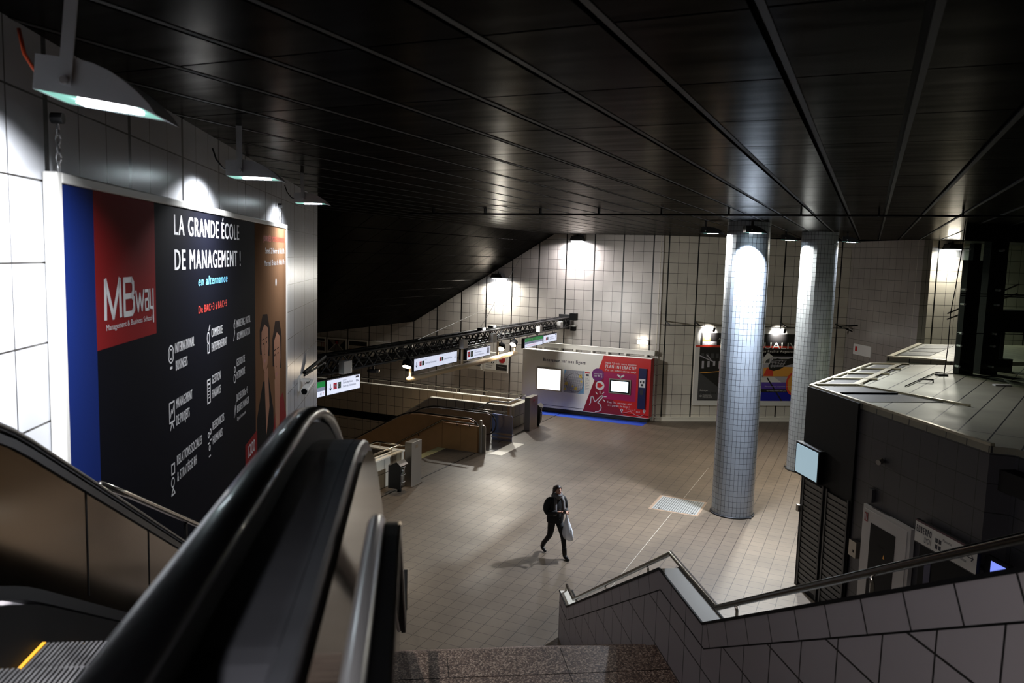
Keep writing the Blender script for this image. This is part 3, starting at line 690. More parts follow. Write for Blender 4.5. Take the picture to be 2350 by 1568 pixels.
# ================================================================== STAIRWELL TO THE METRO (frame B)
# structure of the well
m = MB()
m.box(-40, -12.6, 29.4, 29.6, -6.5, .87, 0)
struct('wall_well_back', m, M_well)
m = MB(); m.box(-40, -13.3, 19.4, 19.6, -6.5, -.35, 0); struct('wall_well_front', m, M_well)
m = MB(); m.box(-13.3, -13.1, 23.9, 29.4, -6.5, -.0, 0); struct('wall_well_end', m, M_well)
m = MB(); m.box(-40, -13.3, 19.6, 29.4, -6.6, -6.5, 0); struct('floor_lower', m, M_floor)
# black strip stands in for a recess's shade, back wall of the well
m = MB(); m.prism([(-40, 29.38, -.42), (-18.2, 29.38, -.42), (-17.6, 29.38, -.62), (-17.6, 29.38, -.78), (-40, 29.38, -.58)], (0, .018, 0)); struct('trim_3', m, M_black)

t = Thing('tiled_parapet', 'tiled parapet with pale coping around the far side of the metro stairwell', 'parapet', FB, (-14, 28.7, 0))
def parapet_poly(pts, y0, y1):
    m = MB(); m.prism([(x, y0, z) for x, z in pts], (0, y1-y0, 0)); return m
t.part('inner_wall', parapet_poly([(-12.6, 0), (-12.6, .87), (-16.38, .87), (-22.6, -3.1), (-22.6, -6.4), (-13.32, -6.4), (-13.32, 0)], 27.98, 28.16), M_well)
m = MB(); m.box(-12.78, -12.6, 28.16, 29.4, 0, .87); t.part('end_wall', m, M_parapet)
m = MB(); m.box(-16.38, -12.57, 27.95, 28.19, .87, .91); t.part('coping', m, M_cope)
m = MB(); m.prism([(-16.38, 27.95, .87), (-16.38, 27.95, .91), (-22.6, 27.95, -3.06), (-22.6, 27.95, -3.1)], (0, .24, 0)); t.part('coping', m, M_cope)
m = MB(); m.box(-30, -12.57, 29.38, 29.62, .87, .91); t.part('coping', m, M_cope)
m = MB(); m.box(-12.81, -12.57, 28.19, 29.38, .87, .91); t.part('coping', m, M_cope)
t = Thing('guard_rail', 'long tube rail above the far parapet of the metro stairwell', 'handrail', FB, (-18, 29.5, .91))
t.part('tube', MB().tube([(-30, 29.5, 1.12), (-12.68, 29.5, 1.12), (-12.68, 28.85, 1.12)], .026, 8), M_tube, smooth=True)
for k in range(12): t.part('post', MB().tube([(-29+k*1.45, 29.5, .91), (-29+k*1.45, 29.5, 1.1)], .012, 6), M_tube)
t = Thing('guard_rail', 'bent tube rail running down beside the far parapet', 'handrail', FB, (-13, 27.9, .5))
t.part('tube', MB().tube([(-12.68, 28.8, 1.12), (-12.68, 27.95, 1.09), (-12.72, 27.85, 1.07), (-13.45, 27.85, 1.07), (-17.0, 27.85, -1.0)], .03, 10), M_chrome, smooth=True)
t.part('post', MB().tube([(-12.68, 28.0, .91), (-12.68, 28.0, 1.08)], .012, 6), M_tube)

t = Thing('tiled_parapet', 'white tiled parapet corner behind the nearer litter bin', 'parapet', FB, (-12.6, 18.5, 0))
m = MB(); m.box(-12.72, -12.5, 16.2, 19.85, 0, .87); t.part('side_wall', m, M_parapet)
m = MB(); m.box(-19, -12.72, 19.65, 19.85, 0, .87); t.part('end_wall', m, M_parapet)
m = MB(); m.box(-12.75, -12.47, 16.2, 19.88, .87, .91); t.part('coping', m, M_cope)
m = MB(); m.box(-19, -12.75, 19.62, 19.88, .87, .91); t.part('coping', m, M_cope)
t = Thing('guard_rail', 'tube rail on the nearer tiled parapet, reaching the steel pillar', 'handrail', FB, (-12.6, 18.5, .91))
t.part('tube', MB().tube([(-12.6, 16.3, 1.07), (-12.6, 19.7, 1.07), (-12.2, 19.72, 1.07)], .026, 8), M_tube, smooth=True)
t.part('tube', MB().tube([(-12.62, 19.72, 1.07), (-13.4, 19.75, 1.07), (-15.5, 19.75, .25)], .026, 8), M_tube, smooth=True)
for q in ((-12.6, 17.5), (-12.6, 19.3), (-13.3, 19.75)): t.part('post', MB().tube([(q[0], q[1], .91), (q[0], q[1], 1.06)], .012, 6), M_tube)

# steel pillars either side of the entrance (guides of the rolling shutter)
def pillar(y0, y1, label):
    t = Thing('steel_pillar', label, 'pillar', FB, (-11.95, (y0+y1)/2, 0), group='shutter guide pillars')
    m = MB(); m.box(-12.07, -11.83, y0, y1, 0, 1.34); t.part('casing', m, M_steel, bevel=.008)
    m = MB(); m.box(-11.832, -11.826, y0+.38*(y1-y0), y0+.6*(y1-y0), 1.14, 1.24); m.box(-12.10, -11.80, y0-.01, y1+.01, 0, .03); t.part('base_plate', m, M_tube)
pillar(19.2, 19.76, 'brushed steel pillar beside the nearer litter bin')
pillar(27.96, 28.72, 'brushed steel pillar beside the farther litter bin, at the far parapet')
# litter bins
M_bag = glass('clear_bag', (150, 150, 145), .25)
def litter_bin(x, y, label):
    t = Thing('litter_bin', label, 'bin', FB, (x, y, 0), group='steel litter bins')
    m = MB(); m.prism([(x-.26, y-.2, .12), (x+.16, y-.2, .12), (x+.16, y-.2, .80), (x+.02, y-.2, .9), (x-.26, y-.2, .76)], (0, .02, 0)); m.box(x-.26, x-.22, y-.18, y+.2, .12, .76); t.part('body', m, M_darkgrey, bevel=.01)
    m = MB(); m.prism([(x-.26, y-.2, .76), (x+.02, y-.2, .9), (x+.16, y-.2, .80), (x+.02, y-.2, .92), (x-.26, y-.2, .79)], (0, .4, 0)); t.part('hood', m, M_steel)
    m = MB(); m.tube([(x-.03, y, .14), (x-.02, y, .25), (x-.02, y, .45), (x-.02, y, .74)], [.13, .16, .17, .165], 16); t.part('bag', m, M_bag, smooth=True)
    for z in (.3, .52, .74):
        m = MB(); pts = [(x-.02+.178*math.cos(a), y+.178*math.sin(a), z) for a in [k*math.pi/10 for k in range(21)]]; m.tube(pts, .009, 5); t.part('hoop', m, M_steel, smooth=True)
    m = MB(); m.tube([(x, y, 0), (x, y, .14)], .06, 12); t.part('foot', m, M_black)
litter_bin(-11.93, 18.72, 'steel litter bin with a clear bag in front of the nearer steel pillar')
litter_bin(-11.96, 29.15, 'litter bin to the right of the farther pillar, near the information stand')

# stairs down to the metro
t = Thing('metro_staircase', 'stairs going down to the metro with a speckled nosing strip at the top', 'stairs', FB, (-15, 21.8, 0))
m = MB()
for i in range(24):
    m.box(-13.6-(i+1)*.3, -13.6-i*.3+.02, 19.86, 23.85, -(i+1)*.17-.25, -(i+1)*.17)
t.part('steps', m, M_granite)
m = MB(); m.box(-13.62, -13.3, 19.86, 23.85, -.2, .004); t.part('nosing_strip', m, M_speck)
# the side barrier, posts and its handrail
t = Thing('steel_barrier', 'brown steel sheet barrier between the metro stairs and escalator', 'barrier', FB, (-13, 23.9, 0))
for xa, xb in ((-12.72, -12.0), (-13.45, -12.73), ):
    m = MB(); m.box(xa, xb, 23.87, 23.92, .0, .93); t.part('sheet', m, M_brown)
for xa in (-14.7, -15.95, -17.2, -18.45):
    xb = xa+1.24; z0, z1 = .93-(-13.45-xa)*.57, .93-(-13.45-xb)*.57
    m = MB(); m.prism([(xa, 23.87, z0), (xb, 23.87, z1), (xb, 23.87, z1-3.2), (xa, 23.87, z0-3.2)], (0, .05, 0)); t.part('sheet', m, M_brown)
m = MB(); m.box(-12.0, -11.9, 23.84, 23.96, 0, 1.16); t.part('post', m, M_steel, bevel=.02)
m = MB(); m.prism([(-11.9, 23.93, 0), (-11.78, 23.93, 0), (-11.78, 23.93, .86), (-11.80, 23.93, .93), (-11.84, 23.93, .97), (-11.9, 23.93, .98)], (0, .06, 0)); t.part('end_plate', m, M_steel)
t.part('handrail', MB().tube([(-12.15, 23.8, 1.02), (-13.42, 23.8, 1.02), (-18.6, 23.8, -1.95)], .026, 10), M_tube, smooth=True)
for x in (-12.35, -12.85, -14.4, -16.2):
    z = 1.0 if x > -13.42 else 1.0-(-13.42-x)*.573
    t.part('bracket', MB().tube([(x, 23.8, z-.02), (x, 23.8, z-.1), (x, 23.87, z-.12)], .012, 6), M_darkgrey)
# metro escalator
t = Thing('escalator', 'escalator going down to the metro between brown steel panels, seen from the hall', 'escalator', FB, (-14, 25, 0))
MP = [(-12.33, .62)]
def mh(x):
    b = -x
    if b < 14.6: return 1.08
    if b < 15.7: return 1.08-(b-14.6)**2*.26
    return 1.08-.3146-(b-15.7)*.573
mpath = [(-12.6+.42*math.sin(R(a)), .66+.42*math.cos(R(a))) for a in range(180, -1, -15)]+[(-13.2, 1.08), (-14.0, 1.08), (-14.6, 1.08)]+[(-14.6-k*.22, mh(-14.6-k*.22)) for k in range(1, 6)]+[(-19.5, mh(-19.5))]
for y in (24.25, 25.62):
    m = MB(); m.sweep([(x, y, z) for x, z in mpath], [(.04*math.cos(R(a)), .025*math.sin(R(a))) for a in range(0, 360, 30)], side=(0, 1, 0)); t.part('handrail', m, M_rubber, smooth=True)
M_bluerefl = mat('steel_blue_reflection', (128, 144, 190), .25, .75, noise=.12, nscale=2)  # blue mirror reflection on the shield put into its base colour
for y, mm in ((24.25, M_brown), (25.62, M_dsteel)):
    xx = [-12.4, -12.55, -12.8, -13.4, -14.0, -14.6, -15.0, -15.4, -15.8, -16.6, -17.6, -18.6, -19.5]
    for k, (xa, xb) in enumerate(zip(xx[:-1], xx[1:])):
        za = mh(xa)-.05 if xa < -12.6 else .66+math.sqrt(max(0, .39**2-(xa+12.6)**2)) if xa > -12.6 else mh(xa)-.05
        zb = mh(xb)-.05
        lo = lambda x_, z_: 0.0 if x_ > -14.2 else z_-1.6
        m = MB(); m.prism([(xa, y-.02, za), (xb, y-.02, zb), (xb, y-.02, min(lo(xb, zb), zb-.4)), (xa, y-.02, lo(xa, za))], (0, .04, 0)); t.part('panel', m, mm)
m = MB(); m.prism([(-12.5, 25.95, 0.0), (-11.69, 25.95, 0), (-11.66, 25.95, .9), (-11.72, 25.95, .97), (-12.5, 25.95, .99)], (0, .04, 0)); t.part('shield', m, M_bluerefl)
m = MB(); m.box(-12.5, -11.68, 25.9, 25.95, .1, .14); m.box(-12.5, -11.68, 25.9, 25.95, .24, .28); t.part('skirting', m, M_tube)
m = MB(); m.box(-11.88, -11.78, 25.93, 26.03, .98, 1.34); t.part('post', m, M_steel)
t.part('guard_rail', MB().tube([(-11.9, 26.0, 1.07), (-13.35, 26.0, 1.07), (-14.2, 26.0, .6)], .026, 8), M_tube, smooth=True)
M_grate = tile('floor_grate', .06, .05, (120, 112, 104), grout=(30, 26, 24), ms=.012, rough=.35)
m = MB(); m.box(-12.9, -11.6, 24.3, 25.6, .0, .008); t.part('comb_grate', m, M_grate)
m = MB(); m.box(-13.9, -12.9, 24.3, 25.55, -.02, .006); t.part('landing_steps', m, M_step)
m = MB(); m.box(-11.6, -11.15, 23.95, 25.9, 0, .005); m.box(-11.95, -11.6, 23.98, 24.3, 0, .005); t.part('floor_frame_plate', m, M_cope)

# ================================================================== TRUSS with signs, lamps and boxes
TXC = -12.3
M_truss = mat('truss_dark', (34, 31, 28), .5)
M_brace = mat('truss_brace', (13, 12, 12), .5)
t = Thing('lighting_truss', 'long dark lattice truss crossing the hall above the metro stairs', 'truss', FB, (TXC, 24, 3.8))
Y0, Y1, ZB, ZT = 12.6, 32.6, 3.80, 4.21
for x in (-12.5, -12.1):
    for z in (ZB, ZT): t.part('chord', MB().tube([(x, Y0, z), (x, Y1, z)], .038, 8), M_truss, smooth=True)
n = 44; dy = (Y1-Y0)/n
for i in range(n):
    m = MB(); y = Y0+i*dy
    for x in (-12.5, -12.1):
        m.bar((x, y, ZB), (x, y+dy, ZT), .021); m.bar((x, y, ZT), (x, y+dy, ZB), .021)
    m.bar((-12.5, y, ZT), (-12.1, y+dy, ZT), .018); m.bar((-12.5, y, ZB), (-12.1, y+dy, ZB), .018)
    t.part('lattice_bay', m, M_brace)
m = MB(); m.box(-12.55, -12.05, 32.6, 32.72, 3.7, 4.35); t.part('wall_bracket', m, M_darkgrey)
t.part('cable_tray', MB().box(-12.42, -12.22, 17, 31.8, 3.9, 3.96), M_black)
for k in range(16):
    y = 14.6+k*1.02; m = MB(); m.tube([(-12.3, y, 4.0), (-12.25, y+.2, 3.92+.05*math.sin(k*3)), (-12.35, y+.45, 4.06), (-12.2, y+.8, 4.0)], .022, 5); t.part('cable_bundle', m, mat('bundle_black', (14, 13, 13), .6), smooth=True)
for (a_, b_) in (((-12.3, 24.3, 4.25), (-14.5, 32.7, 6.9)), ((-12.3, 20.2, 4.25), (-16.2, 32.7, 4.4))):
    t.part('stay_wire', MB().bar(a_, b_, .008), M_darkgrey)

def small(name, label, cat, fn_, mats, base, group=None, **k):
    m = MB(); fn_(m); return single(name, m, mats, FB, base, label, cat, group, **k)
GBX = 'pale boxes fixed to the truss'
for (y, z, s, lab) in ((16.2, 3.92, .17, 'pale square box at the left end of the truss'), (22.55, 3.95, .15, 'pale box on the truss just above the gap between two white signs'),
                       (24.75, 3.98, .16, 'tilted white box on the truss below two bright projectors'), (29.0, 3.98, .13, 'small pale box on the truss above the green sign'), (31.3, 4.0, .14, 'pale box at the right end of the truss')):
    small('junction_box', lab, 'box', lambda m: m.box(-12.07, -11.9, y-s, y+s, z-s, z+s*.9), M_white, (-12, y, z), GBX, bevel=.01)
def spot_can(label, p, aim, r=.13, ln=.22, glow=9, col=(255, 236, 210), power=0, lcol=(1, .82, .6), angle=70):
    p = Vector(p); a = Vector(aim).normalized()
    t = Thing('stage_spotlight', label, 'spotlight', FB, p, group='spotlights on the truss')
    t.part('can', MB().tube([p-a*ln*.6, p-a*ln*.3, p+a*ln*.5], [r*.6, r*.95, r], 16), M_black, smooth=True)
    t.part('lens', MB().disc(p+a*(ln*.5+.003), r*.86, a), mat('spot_glow_%d' % glow, col, .3, emit=glow, ecol=col))
    t.part('yoke', MB().tube([p+Vector((0, 0, .02)), (p.x, p.y, p.z+.22)], .02, 6), M_black)
    if power:
        spotl('beam', a*(ln*.5+.03), a, power, lcol, angle, .6, .1, t.o)
S = LP['spot']
spot_can('round black spotlight at the left end of the sign row, glowing towards the camera', (-12.05, 19.25, 3.66), (.1, -.5, -.85), r=.15, power=S, angle=150)
spot_can('round black spotlight on the truss above the pale pipe', (-12.0, 25.5, 3.58), (.15, -.7, -.7), r=.15, power=S)
spot_can('round black spotlight at the right end of the pale pipe', (-12.0, 26.6, 3.63), (-.05, -.75, -.65), r=.14, power=S)
def projector(label, y, z, power, aim, color=(1, .95, .88)):
    t = Thing('projector_lamp', label, 'lamp', FB, (-12.2, y, z), group='bright projectors on top of the truss')
    t.part('body', MB().box(-12.3, -12.12, y-.16, y+.16, z-.05, z+.03), M_black)
    t.part('lens', MB().box(-12.115, -12.1, y-.07, y+.07, z-.03, z+.03), mat('projector_glow', (255, 255, 255), .3, emit=30))
    spotl('beam', (.16, 0, 0), aim, power, color, 100, .7, .12, t.o)
projector('left of two bright white projectors on top of the truss', 24.3, 4.31, S*.9, (.75, -.35, -.75))
projector('right of two bright white projectors on top of the truss', 25.15, 4.33, S*7, (.38, .9, -.28), (1, .98, .95))
small('ceiling_speaker', 'flat dark disc speaker hanging under the left part of the truss', 'speaker', lambda m: (m.tube([(-12.2, 17.75, 3.58), (-12.2, 17.75, 3.64)], .17, 18), m.bar((-12.2, 17.75, 3.64), (-12.2, 17.75, 3.8), .03)), M_darkgrey, (-12.2, 17.75, 3.6))

# direction signs
M_sign = mat('sign_face', (236, 240, 250), .4, emit=1.15, ecol=(225, 232, 255)); M_sgreen = mat('sign_green', (20, 140, 70), .4, emit=.7, ecol=(20, 150, 70))
M_sgrey = mat('sign_grey', (170, 176, 195), .4, emit=.6, ecol=(150, 160, 190)); M_snavy = mat('sign_navy', (20, 30, 80), .5); M_sred = mat('sign_red', (214, 24, 60), .4, emit=.45, ecol=(214, 24, 60))
M_sdgreen = mat('sign_dark_green', (12, 84, 64), .4, emit=.15); M_smaroon = mat('sign_top_maroon', (70, 26, 44), .4)
SM = [M_darkgrey, M_sign, M_snavy, M_sred, M_sdgreen, M_print, M_sgreen, M_sgrey, M_smaroon]
def sign(label, y0, y1, z0, z1, draw, thick=.14, hang=(.2, .8)):
    t = Thing('direction_sign', label, 'sign', FB, (TXC, (y0+y1)/2, z0), group='illuminated signs under the truss')
    xf = TXC+thick/2
    m = MB(); m.box(TXC-thick/2, xf-.002, y0-.02, y1+.02, z0-.02, z1+.02)
    t.part('casing', m, M_darkgrey)
    m = MB(); pan = Panel(m, (xf, y0, z0), (0, 1, 0), (0, 0, 1), (1, 0, 0), .003)
    W, Hh = y1-y0, z1-z0
    pan.rect(0, W, 0, Hh, 1, 0); pan.rect(0, W, Hh-.012, Hh, 8, 1)
    draw(pan, W, Hh); t.part('lit_face', m, SM)
    for f in hang:
        y = y0+W*f; t.part('hanger', MB().tube([(TXC, y, z1+.0), (TXC, y, 3.755), (-12.11, y, 3.77)], .014, 6), M_darkgrey)
    return t
def arrow(p, u, v, h, m=2):
    p.line([(u, v+h), (u, v)], h*.12, m, 2); p.line([(u-h*.28, v+h*.35), (u, v), (u+h*.28, v+h*.35)], h*.12, m, 2)
def md(p, u, v, h):
    p.rect(u, u+h*.9, v, v+h, 3, 1); p.text('M', u+h*.15, v+h*.16, h*.68, 5, 2, width=h*.6, bold=.12)
    p.rect(u+h*1.08, u+h*1.98, v, v+h, 4, 1); p.text('D', u+h*1.28, v+h*.16, h*.68, 5, 2, width=h*.5, bold=.12)
def vv(p, W, Hh, two=True):
    h = Hh; arrow(p, .14, h*.28, h*.42); md(p, .26, h*.3, h*.42)
    p.text('Direction', .66, h*.76, h*.07, 2, 2); p.text('Gare de Vaise', .66, h*.55, h*.15, 2, 2, width=.42); p.text('Gare de Vénissieux', .66, h*.3, h*.15, 2, 2, width=.56)
    p.rect(W-.19, W-.06, h*.78, h*.9, 2, 1); p.text('Ma', W-.17, h*.5, h*.16, 2, 2, bold=.05); p.text('4', W-.12, h*.8, h*.08, 5, 2)
sign('white metro direction sign with a down arrow at the left end of the truss', 15.77, 17.17, 3.22, 3.6, vv)
def green_l(p, W, Hh):
    p.rect(0, W, Hh*.62, Hh, 6, 1); p.rect(0, W, Hh*.36, Hh*.62, 7, 1); p.text('SORTIE', .5, Hh*.72, Hh*.17, 5, 2); p.text('T', W-.1, Hh*.1, Hh*.16, 3, 2); p.text('C', W-.2, Hh*.1, Hh*.16, 2, 2)
sign('green and grey sign half hidden by the end of the left wall', 14.1, 15.7, 3.22, 3.6, green_l)
def s2(p, W, Hh):
    h = Hh; arrow(p, .12, h*.28, h*.42); md(p, .3, h*.32, h*.38); p.text('Direction', .62, h*.76, h*.06, 2, 2); p.text('Gare de Vénissieux', .62, h*.38, h*.17, 2, 2, width=.68)
    md(p, 1.5, h*.36, h*.34); p.text('Direction', 1.8, h*.8, h*.06, 2, 2); p.text('Gare de Vaise', 1.8, h*.42, h*.16, 2, 2, width=.5); arrow(p, 2.5, h*.36, h*.36)
sign('long white sign with two down arrows in the middle of the truss', 19.78, 22.42, 3.36, 3.72, s2, hang=(.1, .5, .9), thick=.3)
def s3(p, W, Hh):
    h = Hh; md(p, .04, h*.22, h*.6); p.text('Direction', .55, h*.78, h*.07, 2, 2); p.text('Gare de Vaise', .55, h*.52, h*.17, 2, 2, width=.5); p.text('Gare de Vénissieux', .55, h*.24, h*.17, 2, 2, width=.72)
    p.rect(W-.3, W-.08, h*.2, h*.85, 7, 1); p.text('Ma', W-.28, h*.3, h*.2, 2, 2)
sign('white sign with big red M and green D squares right of the long sign', 23.14, 24.9, 3.34, 3.66, s3, thick=.3)
def s4(p, W, Hh):
    p.rect(0, W, Hh*.62, Hh, 6, 1); p.rect(0, W, Hh*.36, Hh*.62, 7, 1); arrow(p, .18, Hh*.7, Hh*.2, 5); p.text('SORTIE 2, Bd Vivier', .32, Hh*.71, Hh*.2, 5, 2, width=1.3, bold=.06)
    p.text('Accès TRAIN  Part-Dieu', .3, Hh*.45, Hh*.1, 2, 2); p.text('PART-DIEU VILLETTE', .3, Hh*.12, Hh*.15, 3, 2, width=.75); p.text('1', 1.15, Hh*.1, Hh*.2, 3, 2)
sign('green topped exit sign near the right end of the truss', 28.16, 30.0, 3.26, 3.62, s4)
sign('white metro sign touching the green exit sign on its right', 30.1, 31.6, 3.28, 3.6, vv)
# pale pipe
M_pipe = mat('cream_pipe', (208, 186, 150), .4, noise=.08)
t = Thing('suspended_pipe', 'cream pipe hung below the middle of the truss, warmly lit', 'pipe', FB, (-12.0, 23, 3.2))
t.part('pipe', MB().tube([(-12.0, 19.25, 3.19), (-12.0, 26.8, 3.22)], .085, 18), M_pipe, smooth=True)
for y, z1 in ((19.33, 3.62), (22.5, 3.76), (25.2, 3.78), (26.7, 3.78)): t.part('hanger', MB().box(-12.03, -11.97, y-.03, y+.03, 3.2, z1), M_pipe)

# photo posters along the back wall
M_frame = mat('poster_frame_white', (225, 222, 214), .45)
M_pd = mat('photo_dark', (26, 24, 24), .4); M_pg = mat('photo_grey', (110, 106, 102), .4); M_pw = mat('photo_pale', (200, 190, 176), .4); M_pr = mat('photo_red', (170, 30, 34), .4)
GP = 'framed photographs on the back wall'
def framed(label, x0, x1, z0, z1, kind):
    t = Thing('framed_photo', label, 'poster', FB, ((x0+x1)/2, 32.7, z0), group=GP)
    t.part('frame', MB().box(x0, x1, 32.68, 32.73, z0, z1), M_frame)
    m = MB(); p = Panel(m, (x0, 32.678, z0), (1, 0, 0), (0, 0, 1), (0, -1, 0), .003); W, Hh = x1-x0, z1-z0
    p.rect(.05, W-.05, .1, Hh-.08, 0, 0)
    if kind == 0:
        p.rect(.05, W-.05, .3, .52, 2, 1); p.rect(.05, W-.05, .12, .2, 0, 1); p.rect(.05, W-.05, Hh-.26, Hh-.2, 4, 1)
        for k in range(7): p.rect(.1+k*.16, .13+k*.16, .3, .52, 3, 2)
    elif kind == 1:
        p.poly([(.05, .1), (W*.42, .55), (W*.58, .55), (W-.05, .1)], 1, 1)
        for k in (-1, 1): p.line([(W/2+k*.5, .12), (W/2+k*.08, .5)], .03, 2, 2); p.line([(W/2+k*.15, .12), (W/2+k*.03, .48)], .02, 0, 2)
        p.rect(W*.44, W*.56, .5, .66, 3, 2)
        for k in range(7): p.line([(.08+k*.05, .75), (W*.4, .4+k*.04)], .012, 2, 2); p.line([(W-.08-k*.05, .75), (W*.6, .4+k*.04)], .012, 2, 2)
    elif kind == 2:
        p.rect(.05, W-.05, .25, .5, 2, 1); p.rect(.05, W*.6, .25, .33, 3, 2)
        for k in range(9): p.rect(.12+k*.12, .14+k*.12, .33, .5, 1, 2)
    elif kind == 3:
        p.rect(.05, W-.05, .1, Hh-.08, 4, 1); p.poly([(W*.3, .6), (W*.5, .45), (W-.1, .45), (W-.06, .6)], 0, 2); p.line([(.1, .35), (W-.1, .3)], .02, 1, 2)
        for k in range(4): p.line([(.08, .25+k*.1), (W*.3, .2+k*.1)], .012, 1, 2)
    elif kind == 4:
        p.rect(.05, W-.05, .1, Hh-.08, 4, 1); p.text('BIENVENUE', .15, Hh-.2, .05, 0, 2); p.rect(.1, W-.1, .15, .35, 1, 2)
        for k in range(10): p.rect(.12+k*.1, .18+k*.1, .2, .2+.05*(k % 3+1), 0, 3)
    else:
        p.rect(.05, W*.52, .1, Hh-.08, 4, 1); p.rect(W*.53, W-.05, .38, Hh-.08, 4, 1); p.circ(W*.76, Hh-.32, .16, 3, 2); p.rect(W*.53, W-.05, .1, .36, 0, 2); p.line([(W*.55, .3), (W-.08, .24)], .03, 1, 3)
        for k in range(5): p.rect(.12, .12+.3+.05*(k % 3), .2+k*.1, .22+k*.1, 1, 2)
        p.rect(.4, .46, .42, .48, 0, 3); p.rect(.5, .56, .42, .48, 0, 3); p.text('la Station', W*.6, Hh-.32, .04, 4, 3)
    t.part('print', m, [M_pd, M_pg, M_pw, M_pr, M_frame])
for k, (x0, x1, z0, z1, kd, lab) in enumerate(((-26.6, -25.45, 1.62, 2.42, 0, 'framed photo cut by the left wall, a train in a dark hall'), (-25.33, -24.13, 1.62, 2.42, 1, 'framed photo of a red metro train in a tunnel, tracks in perspective'),
      (-24.02, -22.82, 1.62, 2.42, 2, 'framed photo of a dark station with a red and white band'), (-22.72, -21.5, 1.62, 2.42, 3, 'pale framed picture half hidden by the truss'), (-21.42, -20.2, 1.62, 2.42, 3, 'pale framed picture behind the truss, rightmost of the left row'),
      (-17.5, -16.35, 1.5, 2.38, 4, 'pale framed print behind the white sign with red M'), (-16.28, -15.02, 1.45, 2.38, 5, 'framed print with a red circle left of the information stand'))):
    framed(lab, x0, x1, z0, z1, kd)
# speakers / box at the truss end, emergency light
small('wall_loudspeaker', 'black loudspeaker on the back wall at the right end of the truss', 'speaker', lambda m: m.box(-11.99, -11.7, 32.45, 32.73, 4.12, 4.42), M_black, (-12, 32.6, 4.3))
small('wall_monitor', 'small pale box with black screen below the wall loudspeaker', 'box', lambda m: (m.box(-12.0, -11.7, 32.45, 32.73, 3.85, 3.9, 1), m.box(-11.95, -11.75, 32.5, 32.73, 3.65, 3.85, 0)), [M_black, M_white], (-12, 32.6, 3.8))
t = Thing('emergency_light', 'small glowing emergency light on the back wall above the red stand', 'emergency light', FB, (-8.69, 32.7, 3.32))
t.part('casing', MB().box(-8.95, -8.43, 32.64, 32.73, 3.26, 3.44), M_frame, bevel=.02)
m = MB(); p = Panel(m, (-8.92, 32.638, 3.28), (1, 0, 0), (0, 0, 1), (0, -1, 0), .003); p.rect(0, .46, 0, .14, 0, 0); p.rect(.07, .13, .03, .11, 1, 1); p.rect(.33, .37, .03, .11, 1, 1)
t.part('lit_lens', m, [mat('exit_glow', (255, 250, 225), .3, emit=6), M_sdgreen])
area('lamp_light', (0, -.12, 0), (0, .3, -.05), .4, .1, 5, (1, .95, .8), 175, t.o); area('lamp_light', (0, -.1, .1), (0, .5, 1), .4, .05, 4, (1, .95, .85), 175, t.o)

t = Thing('ceiling_conduit', 'thin dark conduit on short hangers running across the ceiling in front of the columns', 'pipe', FB, (-4, 16.35, 7.78))
t.part('tube', MB().bar((-10.2, 16.3, 7.78), (2.5, 16.45, 7.78), .022), M_black)
for k in range(9): t.part('hanger', MB().box(-9.6+k*1.376, -9.57+k*1.376, 16.33, 16.42, 7.76, 7.9), M_black)
# ================================================================== INFORMATION STAND
t = Thing('information_stand', 'long white and red passenger information stand with map and touch screen', 'information stand', FB, (-11, 32.3, 0))
m = MB(); m.box(-14.02, -8.14, 32.1, 32.6, .18, 2.73, 0); m.box(-13.95, -8.2, 32.18, 32.6, .02, .18, 1)
t.part('body', m, [mat('stand_white', (238, 235, 226), .5), M_darkgrey])
M_smag = mat('stand_magenta', (160, 20, 84), .35); M_sr = mat('stand_red', (196, 26, 28), .35); M_sdr = mat('stand_dark_red', (134, 12, 42), .35); M_purple = mat('stand_purple', (112, 34, 110), .4)
M_ink = mat('ink_dark', (24, 28, 44), .5); M_mapg = mat('map_grey', (150, 150, 158), .5); M_mapb = mat('map_blue', (96, 150, 190), .5); M_mapy = mat('map_yellow', (206, 180, 80), .5); M_nav = mat('terminal_navy', (14, 24, 74), .35)
m = MB(); p = Panel(m, (0, 32.097, 0), (1, 0, 0), (0, 0, 1), (0, -1, 0), .003)
p.rect(-14.0, -8.16, .28, .30, 6, 1)
p.poly([(-10.22, 2.72), (-11.08, .2), (-8.14, .2), (-8.14, 2.72)], 0, 1)
p.poly([(-11.08, .2), (-10.7, 1.32), (-10.15, 1.32), (-9.2, .2)], 1, 1.3); p.poly([(-10.7, 1.32), (-10.45, 2.04), (-10.15, 2.04), (-10.15, 1.32)], 1, 1.3)
p.rect(-10.18, -8.74, .84, 2.02, 2, 1.6)
p.text('Bienvenue sur nos lignes', -13.02, 2.26, .15, 6, 2, width=1.98, bold=.08)
p.text('Hello ! Je suis votre nouveau', -10.12, 2.38, .085, 5, 2, width=1.35, bold=.05); p.text('PLAN INTERACTIF', -10.12, 2.2, .14, 5, 2, width=1.35, bold=.07); p.text("I'm an interactive map", -10.12, 2.07, .085, 5, 2, width=1.35, bold=.05)
p.circ(-10.45, 1.86, .28, 3, 2); p.text('ESSAYEZ-MOI', -10.62, 1.88, .05, 5, 3, width=.36); p.text('TRY ME :)', -10.62, 1.77, .075, 5, 3, width=.36, bold=.08)
p.circ(-10.34, 1.4, .2, 5, 2); p.poly([(-10.46, 1.52), (-10.46, 1.31), (-10.32, 1.3), (-10.2, 1.42), (-10.32, 1.5)], 0, 3)
p.line([(-9.56, 1.93), (-9.43, 1.84), (-9.3, 1.93)], .075, 5, 3)
